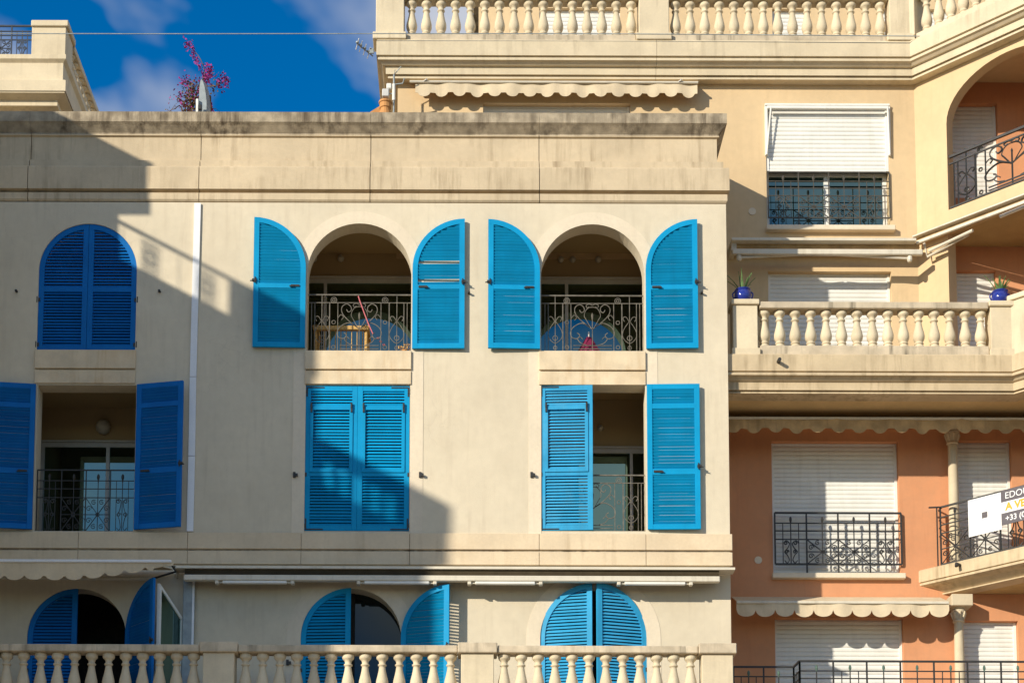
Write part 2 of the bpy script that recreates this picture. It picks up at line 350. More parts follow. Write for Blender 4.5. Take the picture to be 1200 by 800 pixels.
def shutter(parent, hinge, w, h, side, phi, mk='blue', arch=False, rails=(), inset=None, hardware='closed', gone=(), label=None):
    """leaf hinged at `hinge` (world, bottom); side +1 closes towards +x, -1 towards -x; phi opening angle in degrees"""
    st, t = .085, .045
    R = Matrix.Translation(Vector(hinge)) @ Matrix.Rotation(radians(-phi * side), 4, 'Z') @ Matrix.Scale(side, 4, Vector((1, 0, 0)))
    fr = MB(); hs_ = h - w if arch else h
    if arch:
        fr.box(0, st, -t, 0, 0, hs_, R); fr.box(w - st, w, -t, 0, 0, h - .004, R)
        n = 16; vs = []
        for i in range(n + 1):
            q = pi / 2 * i / n
            for (rx, rz) in ((w, h - hs_), (w - st, h - hs_ - st)):
                for y in (-t - .001, .001): vs.append(R @ Vector((w - rx * cos(q), y, hs_ + rz * sin(q))))
        fs = []
        for i in range(n):
            a = i * 4
            fs += [(a, a+4, a+5, a+1), (a+2, a+3, a+7, a+6), (a, a+2, a+6, a+4), (a+1, a+5, a+7, a+3)]
        fr.add(vs, fs)
    else:
        fr.box(0, st, -t, 0, 0, h, R, .004); fr.box(w - st, w, -t, 0, 0, h, R, .004)
        fr.box(st, w - st, -t + .001, -.001, h - st, h - .001, R)
    fr.box(st, w - st, -t + .001, -.001, .001, st, R)
    for (z0, z1) in rails: fr.box(st, w - st, -t + .0015, -.0015, z0, z1, R)
    if inset:
        z0, z1 = inset; a, b = st - .012, w - st + .012; q = .055
        fr.box(a, a + q, -t - .016, -t - .001, z0, z1, R, .003); fr.box(b - q, b, -t - .016, -t - .001, z0, z1, R, .003)
        fr.box(a + q, b - q, -t - .015, -t - .001, z1 - q, z1 - .001, R); fr.box(a + q, b - q, -t - .015, -t - .001, z0 + .001, z0 + q, R)
    o = fr.build('shutter', M[mk], parent)
    if label: o['label'] = label
    me = slatmesh(mk, hardware != 'closed')
    bars = sorted([(0, st)] + list(rails) + ([(inset[1] - .055, inset[1]), (inset[0], inset[0] + .055)] if inset else []) + [(h - st * (.9 if not arch else 1.0), h)])
    mg = []
    for a, b in bars:
        if mg and a <= mg[-1][1] + .02: mg[-1] = (mg[-1][0], max(b, mg[-1][1]))
        else: mg.append((a, b))
    zs_ = []
    for (a0, b0), (a1, b1) in zip(mg[:-1], mg[1:]):
        n = max(1, round((a1 - b0) / PIT)); pt = (a1 - b0) / n
        zs_ += [b0 + pt * (q + .5) for q in range(n)]
    for zg in gone:
        zs_.remove(min(zs_, key=lambda q: abs(q - zg * h)))
    for zz in zs_:
        x0 = st - .006
        if inset and inset[0] < zz < inset[1]: x0 = st + .040
        x1 = w - (x0)
        if arch and zz + PIT * .5 > hs_:
            rz = h - hs_ - st; q = min(.9999, max(0, (zz - PIT * .1 - hs_) / rz))
            x0 = max(st - .006, w - (w - st) * sqrt(1 - q * q) - .03)
        if x1 - x0 < .06: continue
        s = link('slat', me, o)
        s.matrix_basis = R @ Matrix.Translation((x0, 0, zz + random.uniform(-.002, .002))) @ Matrix.Rotation(random.uniform(-.05, .05), 4, 'X') @ Matrix.Diagonal((x1 - x0, 1, 1, 1))
    ir = M['iron']
    if hardware == 'closed':
        for zz in ((.10, h * .40) if arch else (.08, h * .385, h - .10)):
            MB().box(-.035, .03, -t - .012, -t - .001, zz - .03, zz + .03, R).tube([R @ Vector((-.02, -t - .010, zz - .05)), R @ Vector((-.02, -t - .010, zz + .05))], .012, 6).build('hinge', ir, o)
        if not arch:
            for (z0, z1, za, zb_) in ((.013, .031, .031, .20), (h - .039, h - .021, h - .18, h - .039)):
                MB().box(.012, .30, -t - .007, -t - .001, z0, z1, R).box(.012, .034, -t - .0075, -t - .001, za, zb_, R).build('strap', ir, o)
        if inset:
            for xx in (st + .012, w - st - .012):
                MB().box(xx - .014, xx + .014, -t - .035, -t - .017, inset[1] - .10, inset[1] + .035, R).tube([R @ Vector((xx, -t - .03, inset[1] - .03)), R @ Vector((xx, -t - .03, inset[1] + .05))], .016, 6).build('latch', ir, o)
    else:                                     # folded back on the wall: the inner face shows
        zz = (rails[0][0] + rails[0][1]) / 2 if rails else h * .45
        MB().box(.10, .24, .001, .016, zz - .016, zz + .016, R).box(.19, .26, .010, .028, zz - .022, zz - .004, R).build('latch', ir, o)
        MB().box(w - .05, w + .02, -.01, .022, zz + .06, zz + .10, R).tube([R @ Vector((w - .03, .02, zz + .03)), R @ Vector((w - .03, .02, zz + .13))], .011, 6).tube([R @ Vector((w - .05, .02, zz + .08)), R @ Vector((w + .05, .02, zz + .06))], .010, 6).build('stay', ir, o)
    return o

def roller(parent, x0, x1, z0, z1, Y, pit=.078):
    mb = MB(); g = .045                        # side guides and bottom bar carry the slats
    mb.box(x0, x0 + g, Y - .03, Y + .02, z0, z1); mb.box(x1 - g, x1, Y - .03, Y + .02, z0, z1)
    mb.box(x0 + g, x1 - g, Y - .02, Y + .012, z0, z0 + .035)
    o = mb.build('roller_shutter', M['white'], parent)
    n = int((z1 - z0 - .035) / pit) + 1
    for i in range(n):
        s = link('slat', ROLL, o)
        s.matrix_basis = Matrix.Translation((x0 + g * .6, Y, z0 + .035 + pit * (i + .5))) @ Matrix.Diagonal((x1 - x0 - 1.2 * g, 1, pit * .97, 1))
    mb = MB().box(x0 + g * .7, x1 - g * .7, Y + .006, Y + .02, z0 + .03, z1); mb.build('slat_backing', M['alu'], o)
    return o

# ---- ironwork drawn in a vertical plane O + u*s, height z
def plane_fn(O, u, off=0.0):
    O = Vector(O); u = Vector(u).normalized(); n = Vector((u.y, -u.x, 0))
    return lambda s, z, d=0.0: O + u * s + n * (off + d) + Vector((0, 0, z))
def spiral(cx, cz, r, a0, turns, n=14, sgn=1):
    return [(cx + r * (1 - .8 * i / n) * cos(a0 + sgn * turns * 2 * pi * i / n), cz + r * (1 - .8 * i / n) * sin(a0 + sgn * turns * 2 * pi * i / n)) for i in range(n + 1)]
def circ(cx, cz, r, n=16): return [(cx + r * cos(2 * pi * i / n), cz + r * sin(2 * pi * i / n)) for i in range(n + 1)]
def rail_fancy(parent, O, u, Wd, H, mk, K=1.0):
    f = plane_fn(O, u); r0 = .008 * K
    pr = MB()
    pr.tube([f(0, H), f(Wd, H)], .017 * K, 4); pr.tube([f(0, .025), f(Wd, .025)], .012 * K, 4); pr.tube([f(0, H * .865), f(Wd, H * .865)], .010 * K, 4)
    rl = pr.build('railing', M[mk], parent)
    hw = Wd / 2
    for uu in (-.93, -.867, -.73, -.58, -.42, .42, .58, .73, .867, .93):
        top = H if abs(uu) in (.73,) else H * .865
        th_ = K * .013 if abs(uu) in (.58,) else K * .009
        MB().tube([f(hw + uu * hw, .025), f(hw + uu * hw, top)], th_, 4).build('bar', M[mk], rl)
    c = MB().tube([f(hw, .025), f(hw, H * .62)], .010 * K, 4); c.tube([f(hw, H * .58), f(hw, H * .66), f(hw, H * .70)], [.010, .02, .004], 6); c.build('bar', M[mk], rl)
    sc = MB()
    def cv(pts, r=r0, closed=False):
        pts = smoothpts(pts, 4, closed)
        for sg in (1, -1): sc.tube([f(hw + sg * a * hw, b * H) for a, b in pts], r, 4)
    cv([(0, .42), (.2, .55), (.33, .68), (.34, .79), (.25, .845), (.17, .80), (.16, .735), (.215, .705), (.25, .75)], .010 * K)
    cv([(.02, .42), (.12, .58), (.16, .65), (.13, .74), (.07, .79), (0, .80)])
    cv([(0, .83), (.06, .855), (.12, .83), (.10, .79), (.06, .81)])
    cv([(.05, .45), (.2, .52), (.36, .46), (.43, .36), (.40, .27), (.30, .25), (.25, .31), (.30, .35)], .010 * K)
    cv([(.12, .14), (.22, .17), (.29, .24), (.24, .28), (.19, .24)])
    cv([(.73, .56), (.85, .40), (.86, .27), (.73, .17), (.60, .27), (.61, .40), (.73, .56)])
    cv([(.73, .54), (.80, .63), (.86, .61), (.83, .55)]); cv([(.73, .54), (.66, .63), (.60, .61), (.63, .55)])
    cv([(.42, .60), (.36, .66), (.31, .62), (.35, .57)])
    for (a, b, r) in ((.50, .91, .048), (.50, .91, .022), (.50, .53, .030), (.73, .26, .04), (.50, .10, .03), (.73, .09, .03)):
        for sg in (1, -1):
            sc.tube([f(hw + sg * a * hw + q[0], b * H + q[1]) for q in circ(0, 0, r, 12)], r0, 4)
    sc.tube([f(hw - .38 * hw, .13 * H), f(hw + .38 * hw, .13 * H)], r0, 4); sc.tube([f(hw - .38 * hw, .075 * H), f(hw + .38 * hw, .075 * H)], r0, 4)
    q = sc.build('scrollwork', M[mk], rl); q['kind'] = 'stuff'
    return rl
def rail_grid(parent, O, u, Wd, H, mk, panels, fin=True, feet=True, low=.15, green=False, K=1.0):
    f = plane_fn(O, u)
    pr = MB(); hs2 = (.83, .70, .56, low)
    pr.tube([f(0, H), f(Wd, H)], .021 * K, 4)
    for v in hs2: pr.tube([f(0, v * H), f(Wd, v * H)], (.013 if v > .2 else .02) * K, 4)
    rl = pr.build('railing', M[mk], parent)
    n = len(panels); pw = Wd / n
    for i in range(n + 1):
        MB().tube([f(i * pw, (0 if feet and 0 < i < n else low) * H), f(i * pw, H)], .018 * K, 4).build('bar', M[mk], rl)
    sc = MB()
    for i, k in enumerate(panels):
        a, b = i * pw, (i + 1) * pw; c = (a + b) / 2
        MB().tube([f(c, low * H), f(c, .86 * H)], .012 * K, 4).build('bar', M[mk], rl)
        if fin:
            fi = MB(); fi.tube([f(c, .80 * H), f(c, .84 * H), f(c, .88 * H), f(c, .92 * H), f(c, .94 * H)], [.008, .012, .024, .02, .004], 6); fi.build('finial', M['verdigris'] if green else M[mk], rl)
        zl, zh = low * H, .56 * H; zm = (zl + zh) / 2
        if k == 'S':
            for x in (a + pw * .25, a + pw * .75):
                MB().tube([f(x, zl), f(x, .83 * H)], .010 * K, 4).build('bar', M[mk], rl)
            for sg in (-1, 1):
                cx = c + sg * pw * .125
                sc.tube([f(*q) for q in smoothpts([(cx + sg * pw * .06, zh - .05 * H), (cx, zh - .03 * H), (cx - sg * pw * .08, zh - .07 * H), (cx - sg * .02 * pw, zm + .06 * H), (cx + sg * pw * .08, zm), (cx, zm - .05 * H), (cx - sg * pw * .07, zl + .07 * H), (cx, zl + .02 * H), (cx + sg * pw * .08, zl + .06 * H)], 3)], .011 * K, 4)
                sc.tube([f(*q) for q in spiral(cx + sg * pw * .03, zh - .06 * H, .045, 0, 1.3)], .012 * K, 4)
                sc.tube([f(*q) for q in spiral(cx + sg * pw * .0, zm, .035, 0, 1.3)], .012 * K, 4)
        else:
            sc.tube([f(a, zl), f(b, zh)], .012 * K, 4); sc.tube([f(a, zh), f(b, zl)], .012 * K, 4); sc.tube([f(a, zm), f(b, zm)], .011 * K, 4)
            for sx in (-1, 1):
                for sz in (-1, 1):
                    sc.tube([f(*q) for q in spiral(c + sx * pw * .36, zm + sz * (zh - zm) * .35, .05, 0, 1.3)], .010 * K, 4)
                    sc.tube([f(*q) for q in spiral(c + sx * pw * .16, zm + sz * (zh - zm) * .72, .045, 1, 1.3)], .010 * K, 4)
            sc.tube([f(*q) for q in circ(c, zm, .03, 8)], .011 * K, 4)
    q = sc.build('scrollwork', M[mk], rl); q['kind'] = 'stuff'
    return rl

def valance(mb, x0, x1, Y, zt, zb, n, lobe, ph=0.0, flat=.5, wob=.012, th=.006, endf=None):
    """hanging cloth strip with scalloped lower edge"""
    k = n * 14; vs = []; fs = []
    for i in range(k + 1):
        t = i / k; x = x0 + (x1 - x0) * t
        uu = (t * n + ph) % 1.0; d = (uu - .5) / (flat)
        lb = lobe * sqrt(max(0, 1 - d * d)) if abs(d) < 1 else 0
        y = Y + wob * sin(t * n * 2.1) + wob * .6 * sin(t * n * 5.3 + 1)
        vs += [(x, y, zt), (x, y - wob * .7 * sin(t * n * 3.1), zb - lb), (x, y + th, zt), (x, y + th - wob * .7 * sin(t * n * 3.1), zb - lb)]
    for i in range(k):
        a = i * 4
        fs += [(a, a+4, a+5, a+1), (a+2, a+3, a+7, a+6), (a+1, a+5, a+7, a+3), (a, a+2, a+6, a+4)]
    fs += [(0, 1, 3, 2), (k*4, k*4+2, k*4+3, k*4+1)]
    return mb.add(vs, fs)

# ------------------------------------------------------------------ ground
g = MB().box(-400, 400, -400, 400, -.5, 0).build('ground', M['asphalt']); g['kind'] = 'structure'
g = MB().box(-70, 70, -15, 40, .0, .12).build('pavement', M['paving']); g['kind'] = 'structure'  # out of view; made pale to bounce warm sunlight upward

# ================================================================== MAIN BUILDING
XR = fx(853, 430, 0)                           # right edge of the facade
XLm = -9.4
main = thing('apartment_building', (-2.5, 2, .12), 'cream apartment block with blue louvred shutters and stained parapet under the sky', 'building')
ZP = fz(500, 237, 0)                           # underside of the parapet
def arc_hole(xl, xr, zb, n=28, zt=None):
    r = (xr - xl) / 2; c = (xl + xr) / 2; zs = (zt - r)
    return [(xl, zb), (xr, zb)] + [(c + r * cos(pi * i / n), zs + r * sin(pi * i / n)) for i in range(n + 1)]
holes = []
def reg_arch(pl, pr, pt, pb):
    ym = (pt + pb) / 2
    xl, xr, zt, zb = fx(pl, ym, 0), fx(pr, ym, 0), fz((pl + pr) / 2, pt, 0), fz((pl + pr) / 2, pb, 0)
    holes.append(arc_hole(xl, xr, zb, zt=zt)); return xl, xr, zb, zt
def reg_rect(pl, pr, pt, pb):
    ym = (pt + pb) / 2
    xl, xr, zt, zb = fx(pl, ym, 0), fx(pr, ym, 0), fz((pl + pr) / 2, pt, 0), fz((pl + pr) / 2, pb, 0)
    holes.append([(xl, zb), (xr, zb), (xr, zt), (xl, zt)]); return xl, xr, zb, zt
A1 = reg_arch(45, 160, 262, 411); B1 = reg_arch(360, 482, 262, 411); C1 = reg_arch(634, 755, 263, 411)
A2 = reg_rect(42, 158, 451, 622); B2 = reg_rect(357, 480, 451, 622); C2 = reg_rect(633, 757, 451, 622)
A3 = reg_arch(31, 147, 689, 850); B3 = reg_arch(352, 470, 689, 850); C3 = reg_arch(633, 758, 686, 850)
for h_ in holes[6:]: pass
wall = MB().plate([(XLm, .12), (XR, .12), (XR, ZP - .016), (XLm, ZP - .016)], holes, (0, 0, 0), Vector((1, 0, 0)), Vector((0, 1, 0)), .32)
wall.build('front_wall', M['stucco'], main)
MB().box(XR - .25, XR - .002, .321, 9, .12, ZP - .02).build('side_wall', M['stucco'], main)
MB().box(XLm, XR - .26, 8.7, 8.99, .12, ZP + .24).build('rear_wall', M['stucco'], main)
ROOF = ZP + .45
MB().box(XLm, XR - .45, .40, 9, ZP + .25, ROOF).build('roof_slab', M['coping'], main)
# parapet blocks
def Zp(y, o=0): return fz(500, y, -o)
prof_par = [(.03, Zp(133)), (.03, Zp(144.5)), (-.01, Zp(147)), (-.075, Zp(152)), (-.095, Zp(153.5)), (-.085, Zp(155)), (-.085, Zp(156.5)), (-.12, Zp(157.5)), (-.12, Zp(187)),
            (-.03, Zp(187.6)), (-.03, Zp(196)), (.05, Zp(197.5)), (.055, Zp(199)), (.055, Zp(224)), (-.05, Zp(225.2)), (-.05, Zp(227.2)), (.022, Zp(227.5)), (.022, Zp(235)), (.0, Zp(236.9)), (-.38, Zp(236.9)), (-.38, Zp(133))]
prof_cop = prof_par[:6] + [(-.30, Zp(155)), (-.38, Zp(155)), (-.38, Zp(133))]
prof_low = [(-.085, Zp(155.15))] + prof_par[6:-1] + [(-.38, Zp(155.15))]
cuts = [XLm] + [fx(p, 190, 0) for p in (34, 234, 434, 632)]
gap = .006
ends = cuts[1:] + [None]
for i, x0 in enumerate(cuts):
    if i < 4:
        path = [(x0 + gap, 0), (ends[i] - gap, 0)]
        pc = [(x0 + .002, 0), (ends[i] - .002, 0)]
    else:
        path = [(x0 + gap, 0), (XR, 0), (XR, 9)]; pc = [(x0 + .002, 0), (XR, 0), (XR, 9)]
    MB().sweep(path, prof_low).build('parapet_block', M['parapet'], main)
    MB().sweep(pc, prof_cop).build('coping_stone', M['coping'], main)
MB().sweep([(XLm, 0), (XR, 0), (XR, 8.9)], [(-.16, Zp(150)), (-.16, Zp(236)), (-.34, Zp(236)), (-.34, Zp(150))]).build('parapet_core', M['coping'], main)
xj = fx(843, 170, 0)
# string course
def Zs(y): return fz(500, y, -.03)
cuts = [XLm] + [fx(p, 645, 0) for p in (92, 220, 353, 480, 632, 757)] + [XR + .035]
for (ya, yb) in ((624.5, 643.5), (646, 661.5)):
    for a, b in zip(cuts[:-1], cuts[1:]):
        MB().box(a + .003, b - .003, -.045, -.002, Zs(yb), Zs(ya), c=.006).build('string_course_stone', M['course'], main)
MB().box(XLm, XR, -.012, -.001, Zs(661), Zs(625)).build('string_course_core', M['coping'], main)

# surrounds (archivolt and jamb strips) of the two right-hand columns
def surround(xl, xr, zt, zend, wd, o=.006):
    r = (xr - xl) / 2; c = (xl + xr) / 2; zs = zt - r; R_ = r + wd; n = 28
    out = [(c + R_ * cos(pi * i / n), zs + R_ * sin(pi * i / n)) for i in range(n + 1)]
    inn = [(c + r * cos(pi * i / n), zs + r * sin(pi * i / n)) for i in range(n + 1)]
    poly = [(c + R_, zend)] + out + [(c - R_, zend), (c - r, zend)] + inn[::-1] + [(c + r, zend)]
    mb = MB()
    n_ = len(poly)
    # quads along the band
    o1 = [(c + R_, zend)] + out + [(c - R_, zend)]; i1 = [(c + r, zend)] + inn + [(c - r, zend)]
    vs = []
    for p, q in zip(o1, i1): vs += [(p[0], -o, p[1]), (q[0], -o, q[1]), (p[0], -.001, p[1]), (q[0], -.001, q[1])]
    fs = []
    for i in range(len(o1) - 1):
        a = i * 4; fs += [(a, a+1, a+5, a+4), (a, a+4, a+6, a+2), (a+1, a+3, a+7, a+5)]
    fs += [(0, 2, 3, 1), (len(vs)-4, len(vs)-3, len(vs)-1, len(vs)-2)]
    mb.add(vs, fs); return mb
zst = Zs(624.5) + .003
for (xl, xr, zb, zt) in (B1, C1): surround(xl, xr, zt, zst, .205).build('window_surround', M['trim'], main)
for (xl, xr, zb, zt) in (B3, C3): surround(xl, xr, zt, fz(411, 850, 0), .225).build('window_surround', M['trim'], main)
# sill panels between the storeys: two stones each
for (pl, pr) in ((41, 159), (357.5, 482), (631.5, 756.5)):
    a, b = fx(pl, 430, 0), fx(pr, 430, 0)
    MB().box(a, b, -.045, -.003, fz(420, 433.5, 0), fz(420, 411.8, 0), c=.006).build('sill_stone', M['sill'], main)
    MB().box(a, b, -.028, -.003, fz(420, 450.5, 0), fz(420, 435, 0), c=.005).build('sill_stone', M['sill'], main)

# loggias behind the openings
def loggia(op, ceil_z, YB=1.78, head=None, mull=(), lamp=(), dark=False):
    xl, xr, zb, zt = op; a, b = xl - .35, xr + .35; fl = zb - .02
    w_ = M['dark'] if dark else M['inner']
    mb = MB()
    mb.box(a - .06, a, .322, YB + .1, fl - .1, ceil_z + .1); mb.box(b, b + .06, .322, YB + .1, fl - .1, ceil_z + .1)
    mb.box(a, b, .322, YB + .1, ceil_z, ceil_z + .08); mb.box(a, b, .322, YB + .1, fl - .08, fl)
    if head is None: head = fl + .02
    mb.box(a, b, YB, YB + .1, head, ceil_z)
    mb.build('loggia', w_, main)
    if head > fl + .1:
        mb = MB(); mb.box(a, b, YB - .02, YB + .05, head - .075, head - .002); mb.box(a, b, YB - .05, YB - .021, head + .003, head + .035)
        for (x, wd) in mull: mb.box(x - wd / 2, x + wd / 2, YB - .02, YB + .05, fl, head - .076)
        mb.box(a, a + .06, YB - .02, YB + .05, fl, head - .076); mb.box(b - .06, b, YB - .02, YB + .05, fl, head - .076)
        mb.box(a + .06, b - .06, YB - .018, YB + .045, fl, fl + .06)
        fr = mb.build('glazed_door', M['alu'], main)
        xs = [a + .06] + [m_[0] for m_ in mull] + [b - .06]
        for p, q in zip(xs[:-1], xs[1:]):
            MB().box(p, q, YB + .008, YB + .016, fl + .05, head - .07).build('glass_pane', M['glass'], fr)
        MB().box(a, b, YB + .06, YB + .1, fl, head).build('dark_backing', M['dark'], fr)  # black sheet standing in for the unlit room behind the panes
YB = 1.78
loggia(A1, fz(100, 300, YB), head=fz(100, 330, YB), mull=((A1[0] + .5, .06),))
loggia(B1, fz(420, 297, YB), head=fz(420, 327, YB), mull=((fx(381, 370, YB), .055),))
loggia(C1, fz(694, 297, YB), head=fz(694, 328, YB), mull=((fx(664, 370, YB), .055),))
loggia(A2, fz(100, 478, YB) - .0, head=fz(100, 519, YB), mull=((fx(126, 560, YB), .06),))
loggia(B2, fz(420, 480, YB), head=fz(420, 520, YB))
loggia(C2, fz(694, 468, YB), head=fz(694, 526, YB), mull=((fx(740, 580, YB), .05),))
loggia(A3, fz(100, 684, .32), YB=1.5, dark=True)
for op in (B3, C3):
    xl, xr, zb, zt = op
    MB().box(xl - .05, xr + .05, .322, .40, zb - .05, zt + .05).build('glass_pane', M['glass2'], main)
    c = (xl + xr) / 2
    MB().box(c - .04, c + .04, .27, .321, zb, zt - .01).build('window_mullion', M['dark'], main)
# globes on loggia ceilings and walls
def lamp(px, py, Y, r, label):
    p = P(px, py, Y)
    t_ = thing('wall_lamp', (p.x, Y, p.z), label, 'lamp')
    MB().lathe([(.001, -r), (r * .5, -r * .87), (r * .87, -r * .5), (r, 0), (r * .87, r * .5), (r * .5, r * .87), (.001, r)], (p.x, Y - r * .6, p.z), 14).build('globe', M['bulb'], t_, True)
    MB().box(p.x - r * .6, p.x + r * .6, Y - r * .25, Y - .001, p.z - r * .6, p.z + r * .6, c=.01).build('bracket', M['alu'], t_)
lamp(122, 502, YB, .13, 'large round frosted globe lamp above the glazed door in a dark loggia')
lamp(368, 304, YB, .06, 'small round spot lamp beside the shaded half of the loggia wall above the rattan chair')
lamp(399.5, 304, YB, .06, 'small round spot lamp on the loggia wall straight above the rattan chair')
for px in (657, 671, 701): lamp(px, 305, YB, .055, 'one of three small round spot lamps on the loggia wall above the magenta canopy')
for k in COL.objects:
    if k.name.startswith('wall_lamp') and 'one of three' in k.get('label', ''): k['group'] = 'spot lamps above the magenta canopy'
lamp(703.5, 502, YB, .055, 'small dark globe lamp seen between the half-open pale blue shutters')

# shutters -----------------------------------------------------------------
YO, YC = -.066, .060
def archpair(op, pl, pr, mk):                  # two leaves folded back on the wall
    xl, xr, zb, zt = op; w = (xr - xl) / 2; h = zt - zb + .03
    rl = ((h * .455, h * .49),)
    return (w, h, rl)
w, h, rl = archpair(B1, 0, 0, 'blue')
shutter(main, (B1[0] - .02, YO, B1[2] + .03), w, h, 1, 178, 'blue', True, rl, hardware='open')
shutter(main, (B1[1] + .02, YO, B1[2] + .02), w, h, -1, 179, 'blue', True, rl, hardware='open', gone=(.66, .525), label='blue arched shutter with a few slats missing')
w, h, rl = archpair(C1, 0, 0, 'blue')
shutter(main, (C1[0] - .02, YO, C1[2] + .01), w, h, 1, 178, 'blue', True, rl, hardware='open')
shutter(main, (C1[1] + .02, YO, C1[2] + .02), w, h, -1, 178, 'blue', True, rl, hardware='open')
w, h, rl = archpair(A1, 0, 0, 'blueShade')
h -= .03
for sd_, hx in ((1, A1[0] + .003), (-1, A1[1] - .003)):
    shutter(main, (hx, YC, A1[2] + .01), w - .006, h - .015, sd_, 0, 'blueShade', True, rl, hardware='closed')
def rectleaf(op, side, phi, mk, inset=True, hw='closed'):
    xl, xr, zb, zt = op; w = (xr - xl) / 2 - .005; h = zt - zb - .02
    rails = ((h * .375, h * .415), (h * .83, h * .865)); ins = (h * .40, h * .855) if inset else None
    hx = (xl + .004) if side > 0 else (xr - .004)
    y = YC if phi < 90 else YO
    if phi >= 90: hx -= side * .02
    return shutter(main, (hx, y, zb + .012), w, h, side, phi, mk, False, rails, ins, hw)
rectleaf(B2, 1, 0, 'blue'); rectleaf(B2, -1, 0, 'blue')
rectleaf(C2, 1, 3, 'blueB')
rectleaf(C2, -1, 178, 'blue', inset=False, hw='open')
rectleaf(A2, 1, 172, 'blueShade', inset=False, hw='open'); rectleaf(A2, -1, 168, 'blueShade', inset=False, hw='open')
# bottom row
def archleaf(op, side, phi, mk):
    xl, xr, zb, zt = op; w = (xr - xl) / 2 - .005; h = zt - zb - .015
    hx = (xl + .004) if side > 0 else (xr - .004)
    y = YC if phi < 60 else YO
    return shutter(main, (hx, y, zb + .012), w, h, side, phi, mk, True, ((h * .49, h * .54),), None, 'closed' if phi < 60 else 'open')
archleaf(A3, 1, 0, 'blueShade'); archleaf(A3, -1, 133, 'blueShade')
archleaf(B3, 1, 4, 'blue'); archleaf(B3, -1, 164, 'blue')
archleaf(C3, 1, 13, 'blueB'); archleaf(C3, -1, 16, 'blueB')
# shutter stays on the wall
for (px, py) in ((345.5, 556.5), (493, 556.5), (623.5, 556.5), (19.5, 342), (187, 342), (337.5, 776), (549.5, 344), (822, 344)):
    p = P(px, py, 0)
    mb = MB().box(p.x - .028, p.x + .012, -.03, -.001, p.z - .045, p.z + .045); mb.box(p.x + .0121, p.x + .05, -.06, -.02, p.z - .03, p.z + .01)
    if px in (19.5, 187, 549.5, 822): mb = MB().box(p.x - .015, p.x + .02, -.07, -.001, p.z - .012, p.z + .012)
    mb.build('shutter_stay', M['iron'], main)
# railings in the window openings
def win_rail(op, kind, mk, H):
    xl, xr, zb, zt = op
    if kind == 'fancy': rail_fancy(main, (xl + .01, .10, zb + .005), (1, 0, 0), xr - xl - .02, H, mk, .85)
    else: rail_grid(main, (xl + .01, .10, zb + .005), (1, 0, 0), xr - xl - .02, H, mk, kind, low=.02, fin=True, K=.65)
win_rail(B1, 'fancy', 'irong', fz(420, 346, .1) - B1[2]); win_rail(C1, 'fancy', 'irong', fz(694, 347, .1) - C1[2])
win_rail(C2, 'fancy', 'irong', fz(694, 557, .1) - C2[2]); win_rail(A2, 'SXXS', 'iron', fz(100, 551, .1) - A2[2])
# open casement of the lower left window
hx = fx(213, 740, -.05); zb_ = fz(200, 830, -.05); zt_ = fz(205, 689, -.3)
mb = MB(); Rm = Matrix.Translation((hx, -.03, zb_)) @ Matrix.Rotation(radians(62), 4, 'Z')
ww, hh = .62, zt_ - zb_
q = [(0, 0), (-ww, 0), (-ww, hh), (0, hh - .42)]
qi = [(-.05, .05), (-ww + .05, .05), (-ww + .05, hh - .085), (-.05, hh - .45)]
vs = []
for (o_, i_) in zip(q, qi):
    for pp in (o_, i_):
        for y in (-.025, .025): vs.append(Rm @ Vector((pp[0], y, pp[1])))
fs = []
for i in range(4):
    a, b = i * 4, ((i + 1) % 4) * 4
    fs += [(a, b, b+2, a+2), (a+1, a+3, b+3, b+1), (a, a+1, b+1, b), (a+2, b+2, b+3, a+3)]
cas = MB().add(vs, fs).build('casement', M['white'], main)
MB().add([Rm @ Vector((p[0], -.004, p[1])) for p in qi] + [Rm @ Vector((p[0], .004, p[1])) for p in qi], [(0, 1, 2, 3), (7, 6, 5, 4), (0, 4, 5, 1), (1, 5, 6, 2), (2, 6, 7, 3), (3, 7, 4, 0)]).build('glass_pane', M['glass'], cas)

# balcony of the bottom row ------------------------------------------------
YF = -1.55
zrt, zrb = fz(500, 756, YF - .1), fz(500, 764.5, YF - .1)
zbase = zrb - .66
XRb = fx(860, 760, YF)
slab_z = zbase - .13
MB().sweep([(XLm, 0), (XLm, YF), (XRb - .02, YF), (XRb - .02, 0)][1:], [(.10, slab_z), (.14, slab_z - .02), (.14, slab_z - .22), (.10, slab_z - .26), (.02, slab_z - .36), (-.2, slab_z - .36), (-.2, slab_z)]).build('balcony_edge', M['dirty'], main)
MB().box(XLm, XRb - .2, YF + .2, -.002, slab_z - .30, slab_z - .01).build('balcony_floor', M['dirty'], main)
piers = [(-33, -2), (237, 278), (538, 581), (819, 860)]
lab = thing('balustrade', (-2.5, YF, slab_z), 'pale stone balustrade running along the balcony below the blue shutters', 'balustrade')
px_x = lambda p: fx(p, 775, YF)
for (a, b) in piers:
    x0, x1 = px_x(a), px_x(b)
    pi_ = MB().box(x0 + .03, x1 - .03, YF - .13, YF + .20, slab_z, zrb - .012, c=.008).build('pier', M['stone'], lab)
    MB().box(x0 - .02, x1 + .02, YF - .18, YF + .24, zrb - .01, zrt + .035, c=.012).build('pier_cap', M['dirty'], pi_)
for (a, b) in ((-2, 237), (278, 538), (581, 819)):
    x0, x1 = px_x(a), px_x(b)
    rl_ = MB().box(x0 + .024, x1 - .024, YF - .14, YF + .14, zrb, zrt, c=.012).build('rail', M['dirty'], lab)
    MB().box(x0 - .02, x1 + .02, YF - .12, YF + .12, slab_z, zbase, c=.01).build('plinth', M['dirty'], lab)
    n = round((b - a) / 20.0)
    balusters(lab, [((x0 + (x1 - x0) * (i + .5) / n), YF, zbase) for i in range(n)], zrb - zbase, BAL)
cap = None

